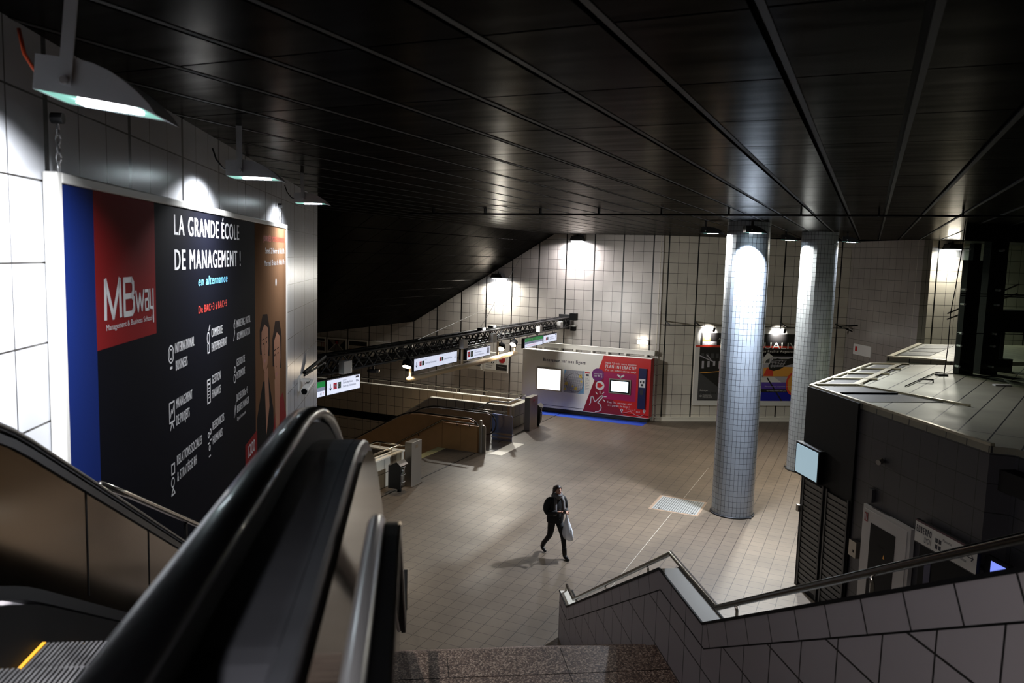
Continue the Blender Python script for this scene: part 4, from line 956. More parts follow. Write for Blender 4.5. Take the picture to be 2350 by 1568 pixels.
# pointing hand
p.line([(-10.78, .52), (-10.73, .62), (-10.72, .86), (-10.66, .9), (-10.62, .86), (-10.55, .68), (-10.52, .68), (-10.28, .94), (-10.22, .97), (-10.2, .9), (-10.4, .64), (-10.3, .58), (-10.24, .46), (-10.26, .34), (-10.36, .26), (-10.5, .24)], .04, 5, 3)
for a, b, c, d in ((-10.32, 1.06, -10.33, 1.16), (-10.22, 1.04, -10.14, 1.13), (-10.44, 1.02, -10.52, 1.1), (-10.14, .93, -10.03, .94), (-10.17, .8, -10.1, .74)): p.line([(a, b), (c, d)], .035, 5, 3)
p.text('Tout TCL en temps réel', -9.98, .68, .085, 5, 2, width=1.06, bold=.06); p.text('et à portée de doigt !', -9.95, .55, .085, 5, 2, width=.95, bold=.04)
for q in ((-9.32, .43), (-8.34, .5)): p.circ(q[0], q[1], .06, 5, 2); p.circ(q[0], q[1], .025, 1, 3); p.poly([(q[0]-.05, q[1]-.03), (q[0]+.05, q[1]-.03), (q[0], q[1]-.13)], 5, 2)
p.line([(-9.3, .3), (-9.1, .36), (-8.95, .42), (-8.75, .3), (-8.5, .24), (-8.36, .34)], .012, 5, 2)
p.rect(-8.7, -8.5, .36, .5, 0, 2); p.text('BUS', -8.68, .39, .06, 5, 3, width=.16)
for k, ch in enumerate('TMCVF'): p.text(ch, -9.15+k*.1, .44+.03*math.sin(k*2), .06, 5, 3)
# map
p.rect(-12.0, -10.8, .95, 1.96, 8, 1); p.rect(-12.0, -11.06, .95, 1.96, 7, 1.5)
rr = random.Random(3)
p.poly([(-12.0, 1.72), (-11.9, 1.96), (-12.0, 1.96)], 9, 2); p.poly([(-11.35, .95), (-11.12, 1.2), (-11.06, 1.45), (-11.06, .95)], 9, 2); p.line([(-11.1, 1.96), (-11.12, 1.6), (-11.1, 1.4)], .03, 9, 2)
for k in range(9): p.line([(-12.0+k*.1, .95+(k % 3)*.02), (-11.75+k*.08, 1.9)], .008, 5, 2.2)
for k in range(9): p.line([(-12.0, 1.0+k*.1), (-11.1, .98+k*.1+.05*math.sin(k))], .008, 5, 2.2)
for q in ((-11.9, 1.35, .08), (-11.95, 1.1, .06), (-11.25, 1.72, .09), (-11.2, 1.5, .05), (-11.45, 1.15, .08), (-11.6, 1.25, .04)): p.poly([(q[0]-q[2], q[1]-q[2]*.6), (q[0]+q[2], q[1]-q[2]), (q[0]+q[2]*.7, q[1]+q[2]), (q[0]-q[2]*.5, q[1]+q[2]*.8)], 10, 2.4)
p.ring(-11.5, 1.42, .42, .014, 6, 2.6, n=28)
p.rect(-11.04, -10.82, 1.88, 1.93, 0, 2); p.rect(-11.0, -10.86, 1.76, 1.84, 6, 2)
for k in range(14): p.rect(-11.02, -10.95+.06*((k*7) % 3), 1.14+k*.04, 1.155+k*.04, 7, 2)
t.part('printed_front', m, [M_sr, M_sdr, M_smag, M_purple, M_cyan, M_print, M_ink, M_mapg, M_frame, M_mapb, M_mapy])
m = MB(); m.quad((-8.137, 32.1, .2), (-8.137, 32.6, .2), (-8.137, 32.6, 2.72), (-8.137, 32.1, 2.72)); t.part('side_panel', m, M_sr)
m = MB(); m.box(-13.32, -12.1, 32.06, 32.1, .95, 1.97); t.part('lightbox_frame', m, M_steel)
m = MB(); m.box(-13.26, -12.16, 32.05, 32.058, 1.01, 1.91); t.part('lit_panel', m, mat('lightbox_white', (255, 255, 255), .4, emit=2.6))
m = MB(); m.box(-9.93, -8.96, 32.05, 32.1, 1.12, 1.76); t.part('screen_frame', m, M_steel)
m = MB(); m.box(-9.88, -9.01, 32.04, 32.052, 1.17, 1.71, 0); m.box(-9.82, -9.07, 32.034, 32.042, 1.22, 1.67, 1); t.part('touch_screen', m, [M_black, mat('screen_glow', (215, 238, 250), .3, emit=2.2)])
m = MB(); m.box(-8.63, -8.3, 32.02, 32.1, .58, 2.3, 0); p = Panel(m, (-8.63, 32.018, 0), (1, 0, 0), (0, 0, 1), (0, -1, 0), .003)
p.rect(.03, .3, 1.5, 1.86, 1, 1); p.rect(.07, .14, 1.68, 1.78, 2, 2); p.rect(.18, .26, 1.68, 1.78, 2, 2); p.rect(.11, .22, 1.56, 1.65, 2, 2); p.rect(.08, .22, 1.18, 1.42, 2, 1)
t.part('payment_terminal', m, [M_nav, M_print, M_ink])
m = MB(); m.box(-13.5, -8.1, 32.45, 32.62, 2.84, 3.03); t.part('top_beam', m, M_frame)
for x in (-13.2, -12.4, -11.7, -10.9, -10.2, -9.4, -8.5): t.part('beam_support', MB().box(x-.05, x+.05, 32.47, 32.6, 2.73, 2.84), M_frame)
m = MB(); m.box(-14.0, -8.2, 31.36, 32.12, 0, .004); single('floor_strip', m, mat('blue_floor_strip', (24, 66, 170), .5), FB, (-11, 31.7, 0), 'blue strip stuck on the floor in front of the information stand', 'floor marking')
# hatch
t = Thing('floor_hatch', 'pale ribbed metal access hatch in the floor near the nearer column', 'hatch', FB, (-4.45, 21.5, 0))
t.part('surround', MB().box(-5.16, -3.80, 20.78, 22.20, 0, .003), mat('hatch_mortar', (120, 100, 82), .8))
t.part('cover', MB().box(-5.08, -3.86, 20.87, 22.11, .003, .007), mat('hatch_white', (120, 121, 118), .55))
for k in range(19):
    y = 20.93+k*.062; m = MB(); m.box(-5.04+k*.062, -5.02+k*.062, 20.9, 22.08, .007, .012); t.part('rib', m, mat('hatch_rib', (70, 70, 68), .5))
for q in ((-4.3, 22.0), (-4.0, 21.95), (-4.9, 20.95), (-3.98, 20.95)): t.part('lift_hole', MB().box(q[0]-.03, q[0]+.03, q[1]-.02, q[1]+.02, .012, .014), M_black)

# ================================================================== BIG ART POSTER on the far wall
t = Thing('art_poster', 'large colourful framed poster behind the two columns, a shoe sole in the middle', 'poster', FA, (14.9, 32.05, .68))
m = MB(); m.box(11.98, 17.9, 32.04, 32.1, .68, 4.05, 0); p = Panel(m, (0, 32.038, 0), (1, 0, 0), (0, 0, 1), (0, -1, 0), .003)
M_or = mat('print_orange', (236, 120, 60), .5); M_or2 = mat('print_amber', (240, 170, 70), .5); M_redb = mat('stripe_red', (226, 70, 50), .5); M_pg2 = mat('print_dark_grey', (70, 70, 70), .5)
M_pv = mat('print_violet', (96, 70, 170), .5); M_pb = mat('print_deep_blue', (18, 24, 150), .45); M_lg = mat('print_light_grey', (184, 180, 186), .5)
p.rect(12.18, 17.68, .9, 3.84, 1, 1)
p.rect(11.98, 17.9, 3.22, 3.31, 2, 3)
p.rect(12.29, 12.62, 3.46, 3.78, 4, 2); p.rect(12.38, 12.54, 3.55, 3.69, 0, 2.5); p.rect(12.28, 12.92, 3.28, 3.46, 5, 2.3); p.text('SYTRAL', 12.38, 3.33, .08, 0, 3.2, width=.4, bold=.1)
p.text('ACCÈS MÉTRO', 13.0, 3.56, .08, 0, 2, width=.9, bold=.1)
p.poly([(12.18, 2.16), (12.18, .9), (13.9, .9)], 3, 2)
p.text('Réalisé par', 12.28, 1.32, .06, 0, 3, width=.36, bold=.05); p.text('François Sola', 12.28, 1.2, .09, 1, 3, width=.72, bold=.08); p.ring(12.33, 1.1, .045, .012, 0, 3)
p.text('Evaliscoton', 12.42, 1.12, .05, 0, 3, width=.38); p.text('francois_sola', 12.42, 1.04, .05, 0, 3, width=.42); p.text('www.mkpositive.com', 12.28, .94, .045, 1, 3, width=.7)
for k in range(6):
    p.rect(12.25+k*.22, 12.38+k*.22, 2.75, 2.95, 3, 1.5); p.rect(12.3+k*.25, 12.4+k*.25, 2.3+.06*(k % 3), 2.62, 5, 1.6)
p.line([(12.2, 2.85), (12.8, 2.6)], .04, 5, 2); p.line([(12.5, 2.9), (12.75, 2.62)], .04, 5, 2); p.line([(12.2, 2.1), (13.4, 2.2)], .03, 4, 1.7)
p.rect(13.6, 17.68, 2.9, 3.05, 6, 1.4); p.rect(13.6, 17.68, 2.0, 2.85, 5, 1.45)
for k in range(9): p.rect(13.7+k*.44, 14.05+k*.44, 2.55, 2.78, 0, 1.7); p.rect(13.72+k*.44, 14.03+k*.44, 2.57, 2.76, 3, 1.8)
p.text('ÉQUALIVE', 14.32, 3.2, .27, 0, 4, width=2.5); p.text('Quand vie en Réalité Augmentée', 14.2, 3.03, .105, 0, 4, width=2.4, bold=.06)
p.poly([(15.1, 1.98), (15.1, 2.36), (15.6, 2.42), (16.4, 2.4), (17.6, 2.3), (17.6, 2.0)], 4, 2); p.poly([(15.1, 2.0), (15.25, 2.34), (15.5, 2.3), (15.55, 2.0)], 2, 2.2)
sole = [(15.3, 2.45), (15.34, 2.3), (15.55, 2.22), (15.85, 2.3), (16.1, 2.46), (16.5, 2.55), (16.6, 2.7), (16.4, 2.8), (16.0, 2.72), (15.7, 2.78), (15.45, 2.68)]
p.poly(sole, 1, 2.6)
for k in range(5): p.line([(15.45+k*.13, 2.35+k*.03), (15.5+k*.15, 2.68)], .018, 5, 3); p.line([(15.4, 2.4+k*.06), (16.0+k*.03, 2.42+k*.07)], .018, 5, 3)
p.poly([(15.1, 2.5), (15.2, 2.7), (15.5, 2.85), (15.3, 3.0), (15.2, 2.98), (15.05, 2.75)], 0, 2.5)
p.rect(13.6, 17.68, 1.5, 1.98, 5, 2); p.poly([(14.2, 1.5), (14.6, 1.9), (15.6, 1.95), (16.3, 1.5)], 0, 2.3); p.rect(14.9, 17.68, 1.3, 1.72, 7, 2.5); p.rect(13.9, 17.68, 1.28, 1.42, 1, 2.7)
p.text('Découvrez une exposition en réalité', 15.2, 1.52, .05, 0, 4, width=1.3); p.text('du réseau métro de Lyon', 15.3, 1.33, .05, 0, 4, width=.9)
p.rect(14.2, 17.68, .9, 1.28, 8, 2.6); p.line([(15.3, 1.9), (16.0, .92)], .06, 1, 3)
p.circ(16.52, 1.66, .52, 2, 3.2, sx=.7); p.circ(16.55, 1.66, .44, 4, 3.4, sx=.7)
t.part('print', m, [M_frame, M_pd, M_redb, M_pg2, M_or2, M_lg, M_dk, M_pv, M_pb])
t = Thing('picture_light_rail', 'thin light rail on arms above the large poster of the far wall', 'light rail', FA, (14.5, 31.6, 4.15))
t.part('rail', MB().tube([(10.35, 31.55, 4.17), (18.6, 31.55, 4.17)], .014, 8), M_darkgrey)
for a in (10.63, 11.92, 14.5, 15.79, 18.3): t.part('arm', MB().bar((a, 31.55, 4.19), (a, 32.1, 4.3), .03), M_darkgrey)
for k, (a, lab) in enumerate(((12.56, 'small black spotlight above the left edge of the large poster'), (14.2, 'small black spotlight above the middle of the large poster, behind the nearer column'), (15.7, 'small black spotlight between the two columns'), (17.2, 'small black spotlight above the right part of the large poster'))):
    tt = Thing('picture_spotlight', lab, 'spotlight', FA, (a, 31.5, 4.1), group='spotlights on the picture rail')
    tt.part('can', MB().tube([(a, 31.48, 4.08), (a, 31.56, 3.94)], .05, 12), M_black, smooth=True)
    tt.part('stem', MB().bar((a, 31.53, 4.15), (a, 31.52, 4.02), .014), M_black)
    spotl('beam', (0, .13, -.15), (-.05, .7, -.22) if k != 1 else (0, .7, -.45), 330, (1, .98, .94), 95, .9, .04, tt.o)

# ================================================================== SERVICE BUILDING and glass lift on the right
M_roof = tile('roof_panels', .46, 9.0, (150, 145, 126), grout=(30, 28, 25), ph=(0, 0), ms=.012, rough=.42, var=.08, dirt=.3)
M_alu = mat('roof_edge_aluminium', (190, 182, 160), .35, .7)
M_mesh = tile('grille_mesh', .05, .05, (58, 56, 50), grout=(20, 20, 18), ms=.012, rough=.5)
FP = [(8.24, 15.3), (8.26, 10.1), (8.54, 9.95), (8.6, 4.5), (20, 4.5), (20, 18.94), (11.82, 18.94)]
t = Thing('service_building', 'dark tiled service building with a pale panelled flat roof on the right', 'building', FA, (12, 13, 0))
m = MB()
sq = math.sqrt(.5)
m.prism([(a, b, 0) for a, b in FP], (0, 0, 4.2)); t.part('tiled_walls', m, M_box)
m = MB(); m.prism([(a, b, 4.2) for a, b in FP], (0, 0, .10))
for i in range(len(m.f)):
    if abs(sum((m.v[k].z for k in m.f[i]))/len(m.f[i])-4.3) < 1e-4: m.uv[i] = [((m.v[k].x-m.v[k].y)*sq, (m.v[k].x+m.v[k].y)*sq+4) for k in m.f[i]]
t.part('roof', m, M_roof)
def edge_strip(p, q, wd=.07, h=.04, z=4.3):
    d = Vector((q[0]-p[0], q[1]-p[1], 0)).normalized(); n_ = Vector((-d.y, d.x, 0))*wd
    m = MB(); m.prism([(p[0], p[1], z), (q[0], q[1], z), (q[0]+n_.x, q[1]+n_.y, z), (p[0]+n_.x, p[1]+n_.y, z)], (0, 0, h)); return m
t.part('roof_edge', edge_strip((11.82, 18.94), (8.24, 15.3)), M_alu)
t.part('roof_edge', edge_strip((8.24, 15.3), (8.26, 10.1)), M_alu)
t.part('roof_edge', edge_strip((9.35, 15.35), (12.6, 18.75), .12), M_alu)
t.part('roof_edge', edge_strip((9.35, 15.35), (10.2, 13.1), .06), M_alu)
t.part('roof_edge', edge_strip((12.9, 18.94), (11.82, 18.94), .06), M_alu)
gr = [[(8.45, 15.22), (9.38, 15.22), (9.66, 14.42), (8.40, 14.42)], [(8.40, 14.3), (9.7, 14.3), (9.98, 13.5), (8.36, 13.5)]]
for k in range(4):
    b0, b1 = 15.45+k*.83, 15.45+k*.83+.76
    gr.append([(8.45+(b0-15.3), b0), (8.45+(b1-15.3), b1), (9.30+(b1-15.3), b1), (9.30+(b0-15.3), b0)])
for g in gr:
    m = MB(); m.prism([(a, b, 4.302) for a, b in g], (0, 0, .008)); gp = t.part('vent_grille', m, M_mesh)
for k in range(4):
    b = 15.40+k*.83+.0; m = MB(); m.box(8.35+(b-15.3), 9.4+(b-15.3), b-.03, b+.03, 4.3, 4.345); t.part('grille_bar', m, M_alu)
m = MB(); m.box(8.4, 9.6, 14.33, 14.38, 4.3, 4.34); t.part('grille_bar', m, M_black)
m = MB(); m.bar((10.4, 15.3, 4.32), (12.6, 17.4, 4.32), .012); m.bar((12.6, 17.4, 4.32), (14.6, 16.2, 4.32), .012); t.part('hatch_outline', m, M_black)
m = MB(); m.tube([(11.25, 16.05, 4.3), (11.25, 16.05, 4.36), (11.5, 15.95, 4.36), (11.5, 15.95, 4.3)], .018, 6); t.part('lifting_handle', m, M_darkgrey)
m = MB(); m.box(12.7, 13.1, 15.55, 15.65, 4.3, 4.33); t.part('white_bracket', m, M_white)
# black corner panel, louvred shutters
m = MB(); m.box(8.2, 8.24, 13.39, 15.3, 2.45, 4.3); t.part('black_fascia', m, M_black)
M_shut = mat('shutter_slats', (48, 47, 46), .45)
m = MB(); m.box(8.21, 8.24, 13.39, 15.3, 0, 2.45); t.part('shutter_frame', m, M_black)
for (b0, b1) in ((13.5, 14.2), (14.42, 15.12)):
    m = MB(); n = 20
    for k in range(n): z = .12+k*.113; m.prism([(8.2, b0, z), (8.2, b1, z), (8.185, b1, z+.1), (8.185, b0, z+.1)], (.012, 0, 0))
    sh = t.part('louvred_shutter', m, M_shut)
    mm_ = MB(); mm_.box(8.18, 8.21, b0-.06, b0-.01, .05, 2.42); mm_.box(8.18, 8.21, b1+.01, b1+.06, .05, 2.42)
    t.part('shutter_guide', mm_, M_darkgrey)
t.part('latch', MB().box(8.14, 8.2, 15.22, 15.32, 1.62, 1.76), M_steel)
# door
M_doorw = mat('door_white', (196, 192, 188), .5)
m = MB(); m.box(8.17, 8.24, 11.55, 12.93, 0, 2.54); t.part('door_frame', m, M_doorw)
m = MB(); m.box(8.155, 8.17, 11.63, 12.87, .02, 2.48); d_ = t.part('door', m, M_doorw)
m = MB(); m.box(8.148, 8.156, 11.92, 12.64, .9, 2.28); t.part('door_window', m, mat('dark_glass', (10, 9, 10), .5, spec=.1), parent=None)
m = MB(); p = Panel(m, (8.146, 12.9, 0), (0, -1, 0), (0, 0, 1), (-1, 0, 0), .002)
p.rect(.06, .16, 2.26, 2.42, 0, 0); p.rect(.08, .1, 2.28, 2.4, 1, 1); p.rect(.12, .14, 2.28, 2.4, 1, 1); p.text('DANGER', .55, 1.95, .03, 3, 1); p.poly([(.68, 1.78), (.74, 1.78), (.71, 1.86)], 2, 1); p.rect(.66, .76, 1.56, 1.62, 1, 1); p.rect(.665, .755, 1.57, 1.61, 3, 2)
t.part('door_stickers', m, [mat('sticker_red', (150, 40, 44), .5), M_print, M_or2, M_dk])
m = MB(); m.tube([(8.15, 11.75, 1.3), (8.11, 11.75, 1.3), (8.11, 11.85, 1.3)], .012, 6); t.part('door_handle', m, M_chrome)
m = MB(); m.box(8.14, 8.24, 13.02, 13.26, 1.46, 1.76); m.box(8.135, 8.14, 13.08, 13.12, 1.55, 1.6, 1); t.part('key_box', m, [M_steel, M_black], bevel=.008)
m = MB(); m.box(8.18, 8.24, 12.72, 12.84, 2.62, 2.86); t.part('wall_panel', m, M_box)
m = MB(); m.tube([(8.24, 12.6, 3.42), (8.14, 12.55, 3.40)], .05, 10); t.part('wall_fitting', m, M_steel)
# ticket recess: a flat black panel stands in for its shade
m = MB(); m.box(8.2, 8.24, 10.05, 11.35, 0, 2.36, 0); m.box(8.195, 8.2, 11.05, 11.2, .2, 2.2, 1); t.part('recess_shade_panel', m, [M_black, M_nav])
m = MB(); m.box(8.3, 8.7, 9.0, 9.93, 3.7, 4.0); t.part('corner_box', m, M_black)
# screen
t = Thing('wall_screen', 'glowing pale blue square screen on the black corner of the service building', 'screen', FA, (8.1, 14.9, 2.4))
t.part('casing', MB().box(8.08, 8.2, 14.42, 15.38, 2.44, 3.12), M_black)
t.part('display', MB().box(8.072, 8.08, 14.46, 15.34, 2.48, 3.08), mat('display_blue', (175, 205, 220), .3, emit=.75, ecol=(190, 220, 235), noise=0))
t = Thing('wall_screen', 'small glowing violet blue screen at the far right, cut by the stair wall', 'screen', FA, (8.2, 9.75, 2.3))
t.part('casing', MB().box(8.22, 8.3, 9.5, 9.95, 2.3, 2.74), M_black)
t.part('display', MB().box(8.212, 8.22, 9.55, 9.82, 2.34, 2.70), mat('display_violet', (150, 165, 255), .3, emit=1.3, ecol=(130, 150, 255)))
t.part('arm', MB().box(8.25, 8.35, 9.9, 10.1, 2.5, 2.54), M_black)
t = Thing('direction_board', 'white wall board with black lettering and an arrow above the black recess panel', 'sign', FA, (8.18, 10.7, 2.44))
m = MB(); m.box(8.14, 8.2, 10.0, 11.41, 2.40, 2.78, 0); p = Panel(m, (8.138, 11.41, 2.42), (0, -1, 0), (0, 0, 1), (-1, 0, 0), .002)
p.rect(0, 1.41, 0, .34, 1, 0); p.rect(0, 1.41, .33, .36, 2, 1); p.text('EUREXPO', .04, .17, .11, 3, 1, width=.36, bold=.12); p.text('LYON', .24, .05, .09, 3, 1, width=.17)
for k in range(4): p.rect(.5+.08*(k % 2), .56+.08*(k % 2), .05+.1*(k//2), .12+.1*(k//2), 3, 1)
p.text('Navette', .67, .22, .045, 3, 1, width=.2); p.text('rue de la Villette', .9, .1, .045, 3, 1, width=.3); p.line([(1.22, .2), (1.34, .2)], .015, 3, 1); p.line([(1.3, .24), (1.34, .2), (1.3, .16)], .015, 3, 1)
t.part('board', m, [M_darkgrey, M_frame, M_smaroon, M_ink])
# second, farther roof
FP2 = [(13.3, 20.5), (14.6, 19.75), (24, 19.75), (24, 24.3), (16.85, 24.3)]
t = Thing('annex_building', 'farther low annex with pale green tiles and a panelled roof behind the service building', 'building', FA, (18, 22, 0))
m = MB(); m.prism([(a, b, 0) for a, b in FP2], (0, 0, 4.2)); t.part('tiled_walls', m, tile('tile_annex', .6, .6, (150, 156, 130), grout=(40, 44, 36), ph=(0, 0), ms=.01, rough=.35))
m = MB(); m.prism([(a, b, 4.2) for a, b in FP2], (0, 0, .1)); t.part('roof', m, M_roof)
t.part('roof_edge', edge_strip((16.85, 24.3), (13.3, 20.5), .14), M_alu); t.part('roof_edge', edge_strip((13.3, 20.5), (14.6, 19.75), .08), M_alu)
for k in range(3):
    b0 = 20.9+k*1.0; m = MB(); m.prism([(13.5+(b0-20.5), b0, 4.302), (13.5+(b0+.85-20.5), b0+.85, 4.302), (14.5+(b0+.85-20.5), b0+.85, 4.302), (14.5+(b0-20.5), b0, 4.302)], (0, 0, .008)); t.part('vent_grille', m, M_mesh)
# glass lift shaft
M_lglass = glass('lift_glass', (226, 236, 228), .06)
t = Thing('glass_lift_shaft', 'glass lift shaft with broad black steel posts standing on the roof at the right edge', 'lift shaft', FA, (14.8, 18, 4.3))
for (a0, b0, a1, b1) in ((12.9, 17.18, 14.9, 17.18), (14.92, 17.18, 17.0, 17.18), (12.92, 17.22, 14.2, 18.9), (14.22, 18.9, 17, 18.9)):
    t.part('glass_pane', MB().quad((a0, b0, 4.32), (a1, b1, 4.32), (a1, b1, 7.5), (a0, b0, 7.5)), M_lglass)
for (a0, a1, b0, b1, z1) in ((13.12, 13.5, 17.3, 17.5, 7.05), (13.68, 14.14, 17.3, 17.55, 7.5), (14.3, 14.5, 18.7, 18.85, 7.5), (16.6, 17, 17.3, 17.6, 7.5)):
    t.part('steel_post', MB().box(a0, a1, b0, b1, 4.3, z1), M_black)
t.part('header', MB().prism([(12.86, 17.15, 7.5), (17.1, 17.15, 7.5), (17.1, 18.95, 7.5), (14.2, 18.95, 7.5)], (0, 0, .4)), M_black)
for z in (6.25, 5.3, 6.2): t.part('cross_rail', MB().bar((12.95, 17.26, z), (17, 17.26, z), .015), M_black)
for a in (13.02, 13.9):
    for z in (4.5, 5.0, 5.3, 6.0, 6.35, 7.3): t.part('glass_fixing', MB().tube([(a, 17.16, z), (a, 17.3, z)], .028, 8), M_chrome)
t.part('machine_box', MB().box(14.35, 15.2, 17.7, 18.3, 5.3, 5.85), M_black)
t.part('piston', MB().tube([(14.72, 18, 4.3), (14.72, 18, 5.3)], .09, 12), M_darkgrey)
t.part('piston_foot', MB().box(14.5, 14.95, 17.8, 18.2, 4.3, 4.62), M_black)
t.part('stand_rod', MB().bar((14.25, 17.8, 4.3), (14.25, 17.8, 5.35), .02), M_black)
for (z0, z1) in ((6.0, 6.28), (5.85, 6.05)): t.part('diagonal_brace', MB().bar((13.5, 18.4, z0-.3), (15.4, 18.4, z1+.2), .02), M_steel)
t = Thing('hanging_cable', 'thin black cable hanging from the ceiling to the roof in front of the glass lift', 'cable', FA, (12.7, 17.1, 4.3))
t.part('cable', MB().tube([(12.72, 17.0, 7.9), (12.70, 17.0, 7.3), (12.62, 17.0, 6.4), (12.55, 17.0, 5.8), (12.56, 17.0, 5.0), (12.52, 17.0, 4.32)], .011, 6), M_black, smooth=True)
t.part('floor_clip', MB().box(12.35, 12.6, 16.95, 17.08, 4.3, 4.34), M_black)
t = Thing('wall_notice', 'small white notice with a red mark on the right wall just above the roof', 'notice', FA, (18.8, 30.7, 3.3))
m = MB(); m.box(18.79, 18.82, 30.1, 31.4, 3.1, 3.55, 0); m.box(18.785, 18.79, 31.1, 31.25, 3.25, 3.45, 1); t.part('plate', m, [M_white, M_sr])
t = Thing('rail_bracket_lamp', 'dark bracket with a small lamp in the corner of the far and right walls', 'lamp', FA, (18.5, 31.8, 4.2))
m = MB(); m.bar((18.2, 31.6, 4.25), (18.8, 31.2, 4.35), .03); m.bar((18.4, 31.6, 4.2), (18.75, 31.5, 4.05), .03); t.part('arm', m, M_black)

# ================================================================== WOMAN WALKING
def skin_mesh(name, verts, edges, radii, material, parent, sub=2, root=0, smooth=True):
    me = bpy.data.meshes.new(name); me.from_pydata(verts, edges, []); me.materials.append(material)
    o = bpy.data.objects.new(name, me); COL.objects.link(o); o.parent = parent
    md_ = o.modifiers.new('skin', 'SKIN'); md_.use_smooth_shade = smooth; md_.branch_smoothing = .4
    sv = me.skin_vertices[0].data if me.skin_vertices else None
    for i, r in enumerate(radii):
        sv[i].radius = r if isinstance(r, tuple) else (r, r)
        sv[i].use_root = (i == root)
    s_ = o.modifiers.new('sub', 'SUBSURF'); s_.levels = sub; s_.render_levels = sub
    return o
class Sk:
    def __init__(s): s.v = []; s.e = []; s.r = []
    def p(s, co, r, par=None):
        s.v.append(co); s.r.append(r)
        if par is not None: s.e.append((par, len(s.v)-1))
        return len(s.v)-1
    def chain(s, par, pts):
        for co, r in pts: par = s.p(co, r, par)
        return par
M_skin = mat('skin', (196, 150, 128), .5); M_coat = mat('black_coat', (13, 13, 15), .75); M_trous = mat('black_trousers', (11, 11, 13), .7)
M_boot = mat('black_boot', (9, 9, 10), .3); M_hair = mat('dark_hair', (34, 22, 18), .5, spec=.4, noise=.5, nscale=40, stretch=(8, 1, 1)); M_scarf = mat('grey_scarf', (96, 94, 94), .9, noise=.7, nscale=60)
PW = bpy.data.objects.new('person', None); COL.objects.link(PW); PW.location = (-6.2, 16.33, 0); PW.rotation_euler.z = R(-121.5)
props(PW, 'woman in a black coat and grey scarf walking, looking down at her phone', 'person')
k = Sk()
pel = k.p((0, 0, .92), (.125, .09))
ab1 = k.p((0, .01, 1.04), (.115, .085), pel); ch = k.p((0, .015, 1.2), (.135, .095), ab1); sh = k.p((0, .01, 1.34), (.12, .08), ch)
nk = k.p((0, .03, 1.42), .05, sh); jaw = k.p((0, .07, 1.485), (.058, .066), nk); hd = k.p((0, .075, 1.56), (.072, .088), jaw); cr = k.p((0, .06, 1.635), (.058, .07), hd)
# legs: left forward, right behind with the heel lifting
k.chain(pel, [((-.09, .01, .84), .09), ((-.092, .12, .66), .078), ((-.09, .20, .49), .058), ((-.085, .24, .36), .058), ((-.078, .29, .12), .030), ((-.075, .31, .06), .03), ((-.073, .40, .035), .028), ((-.072, .47, .025), .02)])
k.chain(pel, [((.09, -.01, .84), .09), ((.092, -.02, .66), .078), ((.09, -.06, .48), .058), ((.085, -.17, .36), .056), ((.08, -.335, .16), .028), ((.08, -.36, .09), .028), ((.078, -.28, .05), .026), ((.078, -.22, .03), .02)])
# arms
la = k.chain(sh, [((-.15, .0, 1.35), .055), ((-.21, -.01, 1.22), .046), ((-.235, .0, 1.09), .04), ((-.19, .13, 1.07), .034), ((-.135, .235, 1.085), .025), ((-.115, .275, 1.09), (.034, .02))])
ra = k.chain(sh, [((.15, .0, 1.35), .055), ((.21, -.01, 1.22), .046), ((.23, .01, 1.09), .04), ((.16, .14, 1.09), .034), ((.08, .235, 1.11), .025), ((.055, .27, 1.12), (.034, .02))])
for (root, sx, c0, dirn) in ((la, -1, (-.115, .275, 1.09), (.35, .9, -.2)), (ra, 1, (.055, .27, 1.12), (-.55, .8, .1))):
    d = Vector(dirn).normalized(); side_ = Vector((0, 0, 1)).cross(d).normalized(); upv = d.cross(side_)
    for j, ln in enumerate((.062, .072, .067, .052)):
        o_ = side_*(.027-.018*j)*1.0
        a = Vector(c0)+o_+d*.028; b = a+d*ln*.5-Vector((0, 0, .006)); c = b+d*ln*.15+(-side_ if sx < 0 else side_)*.012-Vector((0, 0, .022))
        k.chain(root, [(tuple(a), .0095), (tuple(b), .009), (tuple(c), .0075)])
    a = Vector(c0)+side_*(.034)*(-sx)+d*.0; b = a+d*.03+Vector((0, 0, .018)); k.chain(root, [(tuple(a), .011), (tuple(b), .0095), (tuple(b+d*.02), .008)])
skin_mesh('body', k.v, k.e, k.r, M_skin, PW)
# face
m = MB(); m.tube([(0, .148, 1.575), (0, .166, 1.542), (0, .17, 1.53), (0, .15, 1.522)], [.006, .010, .012, .006], 8); o = m.build('nose', M_skin, PW, smooth=True)
for s in (-1, 1):
    m = MB(); m.tube([(s*.03-.014, .150, 1.565), (s*.03, .156, 1.563), (s*.03+.014, .150, 1.565)], [.002, .007, .002], 6); m.build('eye', mat('eye_dark', (40, 28, 24), .3), PW, smooth=True)
    m = MB(); m.tube([(s*.03-.018, .149, 1.588), (s*.03, .156, 1.592), (s*.03+.018, .148, 1.588)], [.002, .004, .002], 6); m.build('eyebrow', M_hair, PW, smooth=True)
    m = MB(); m.tube([(s*.072, .07, 1.57), (s*.08, .062, 1.555), (s*.072, .07, 1.535)], [.006, .011, .005], 8); m.build('ear', M_skin, PW, smooth=True)
m = MB(); m.tube([(-.022, .138, 1.498), (0, .148, 1.5), (.022, .138, 1.498)], [.003, .007, .003], 6); m.build('mouth', mat('lips', (150, 84, 80), .5), PW, smooth=True)
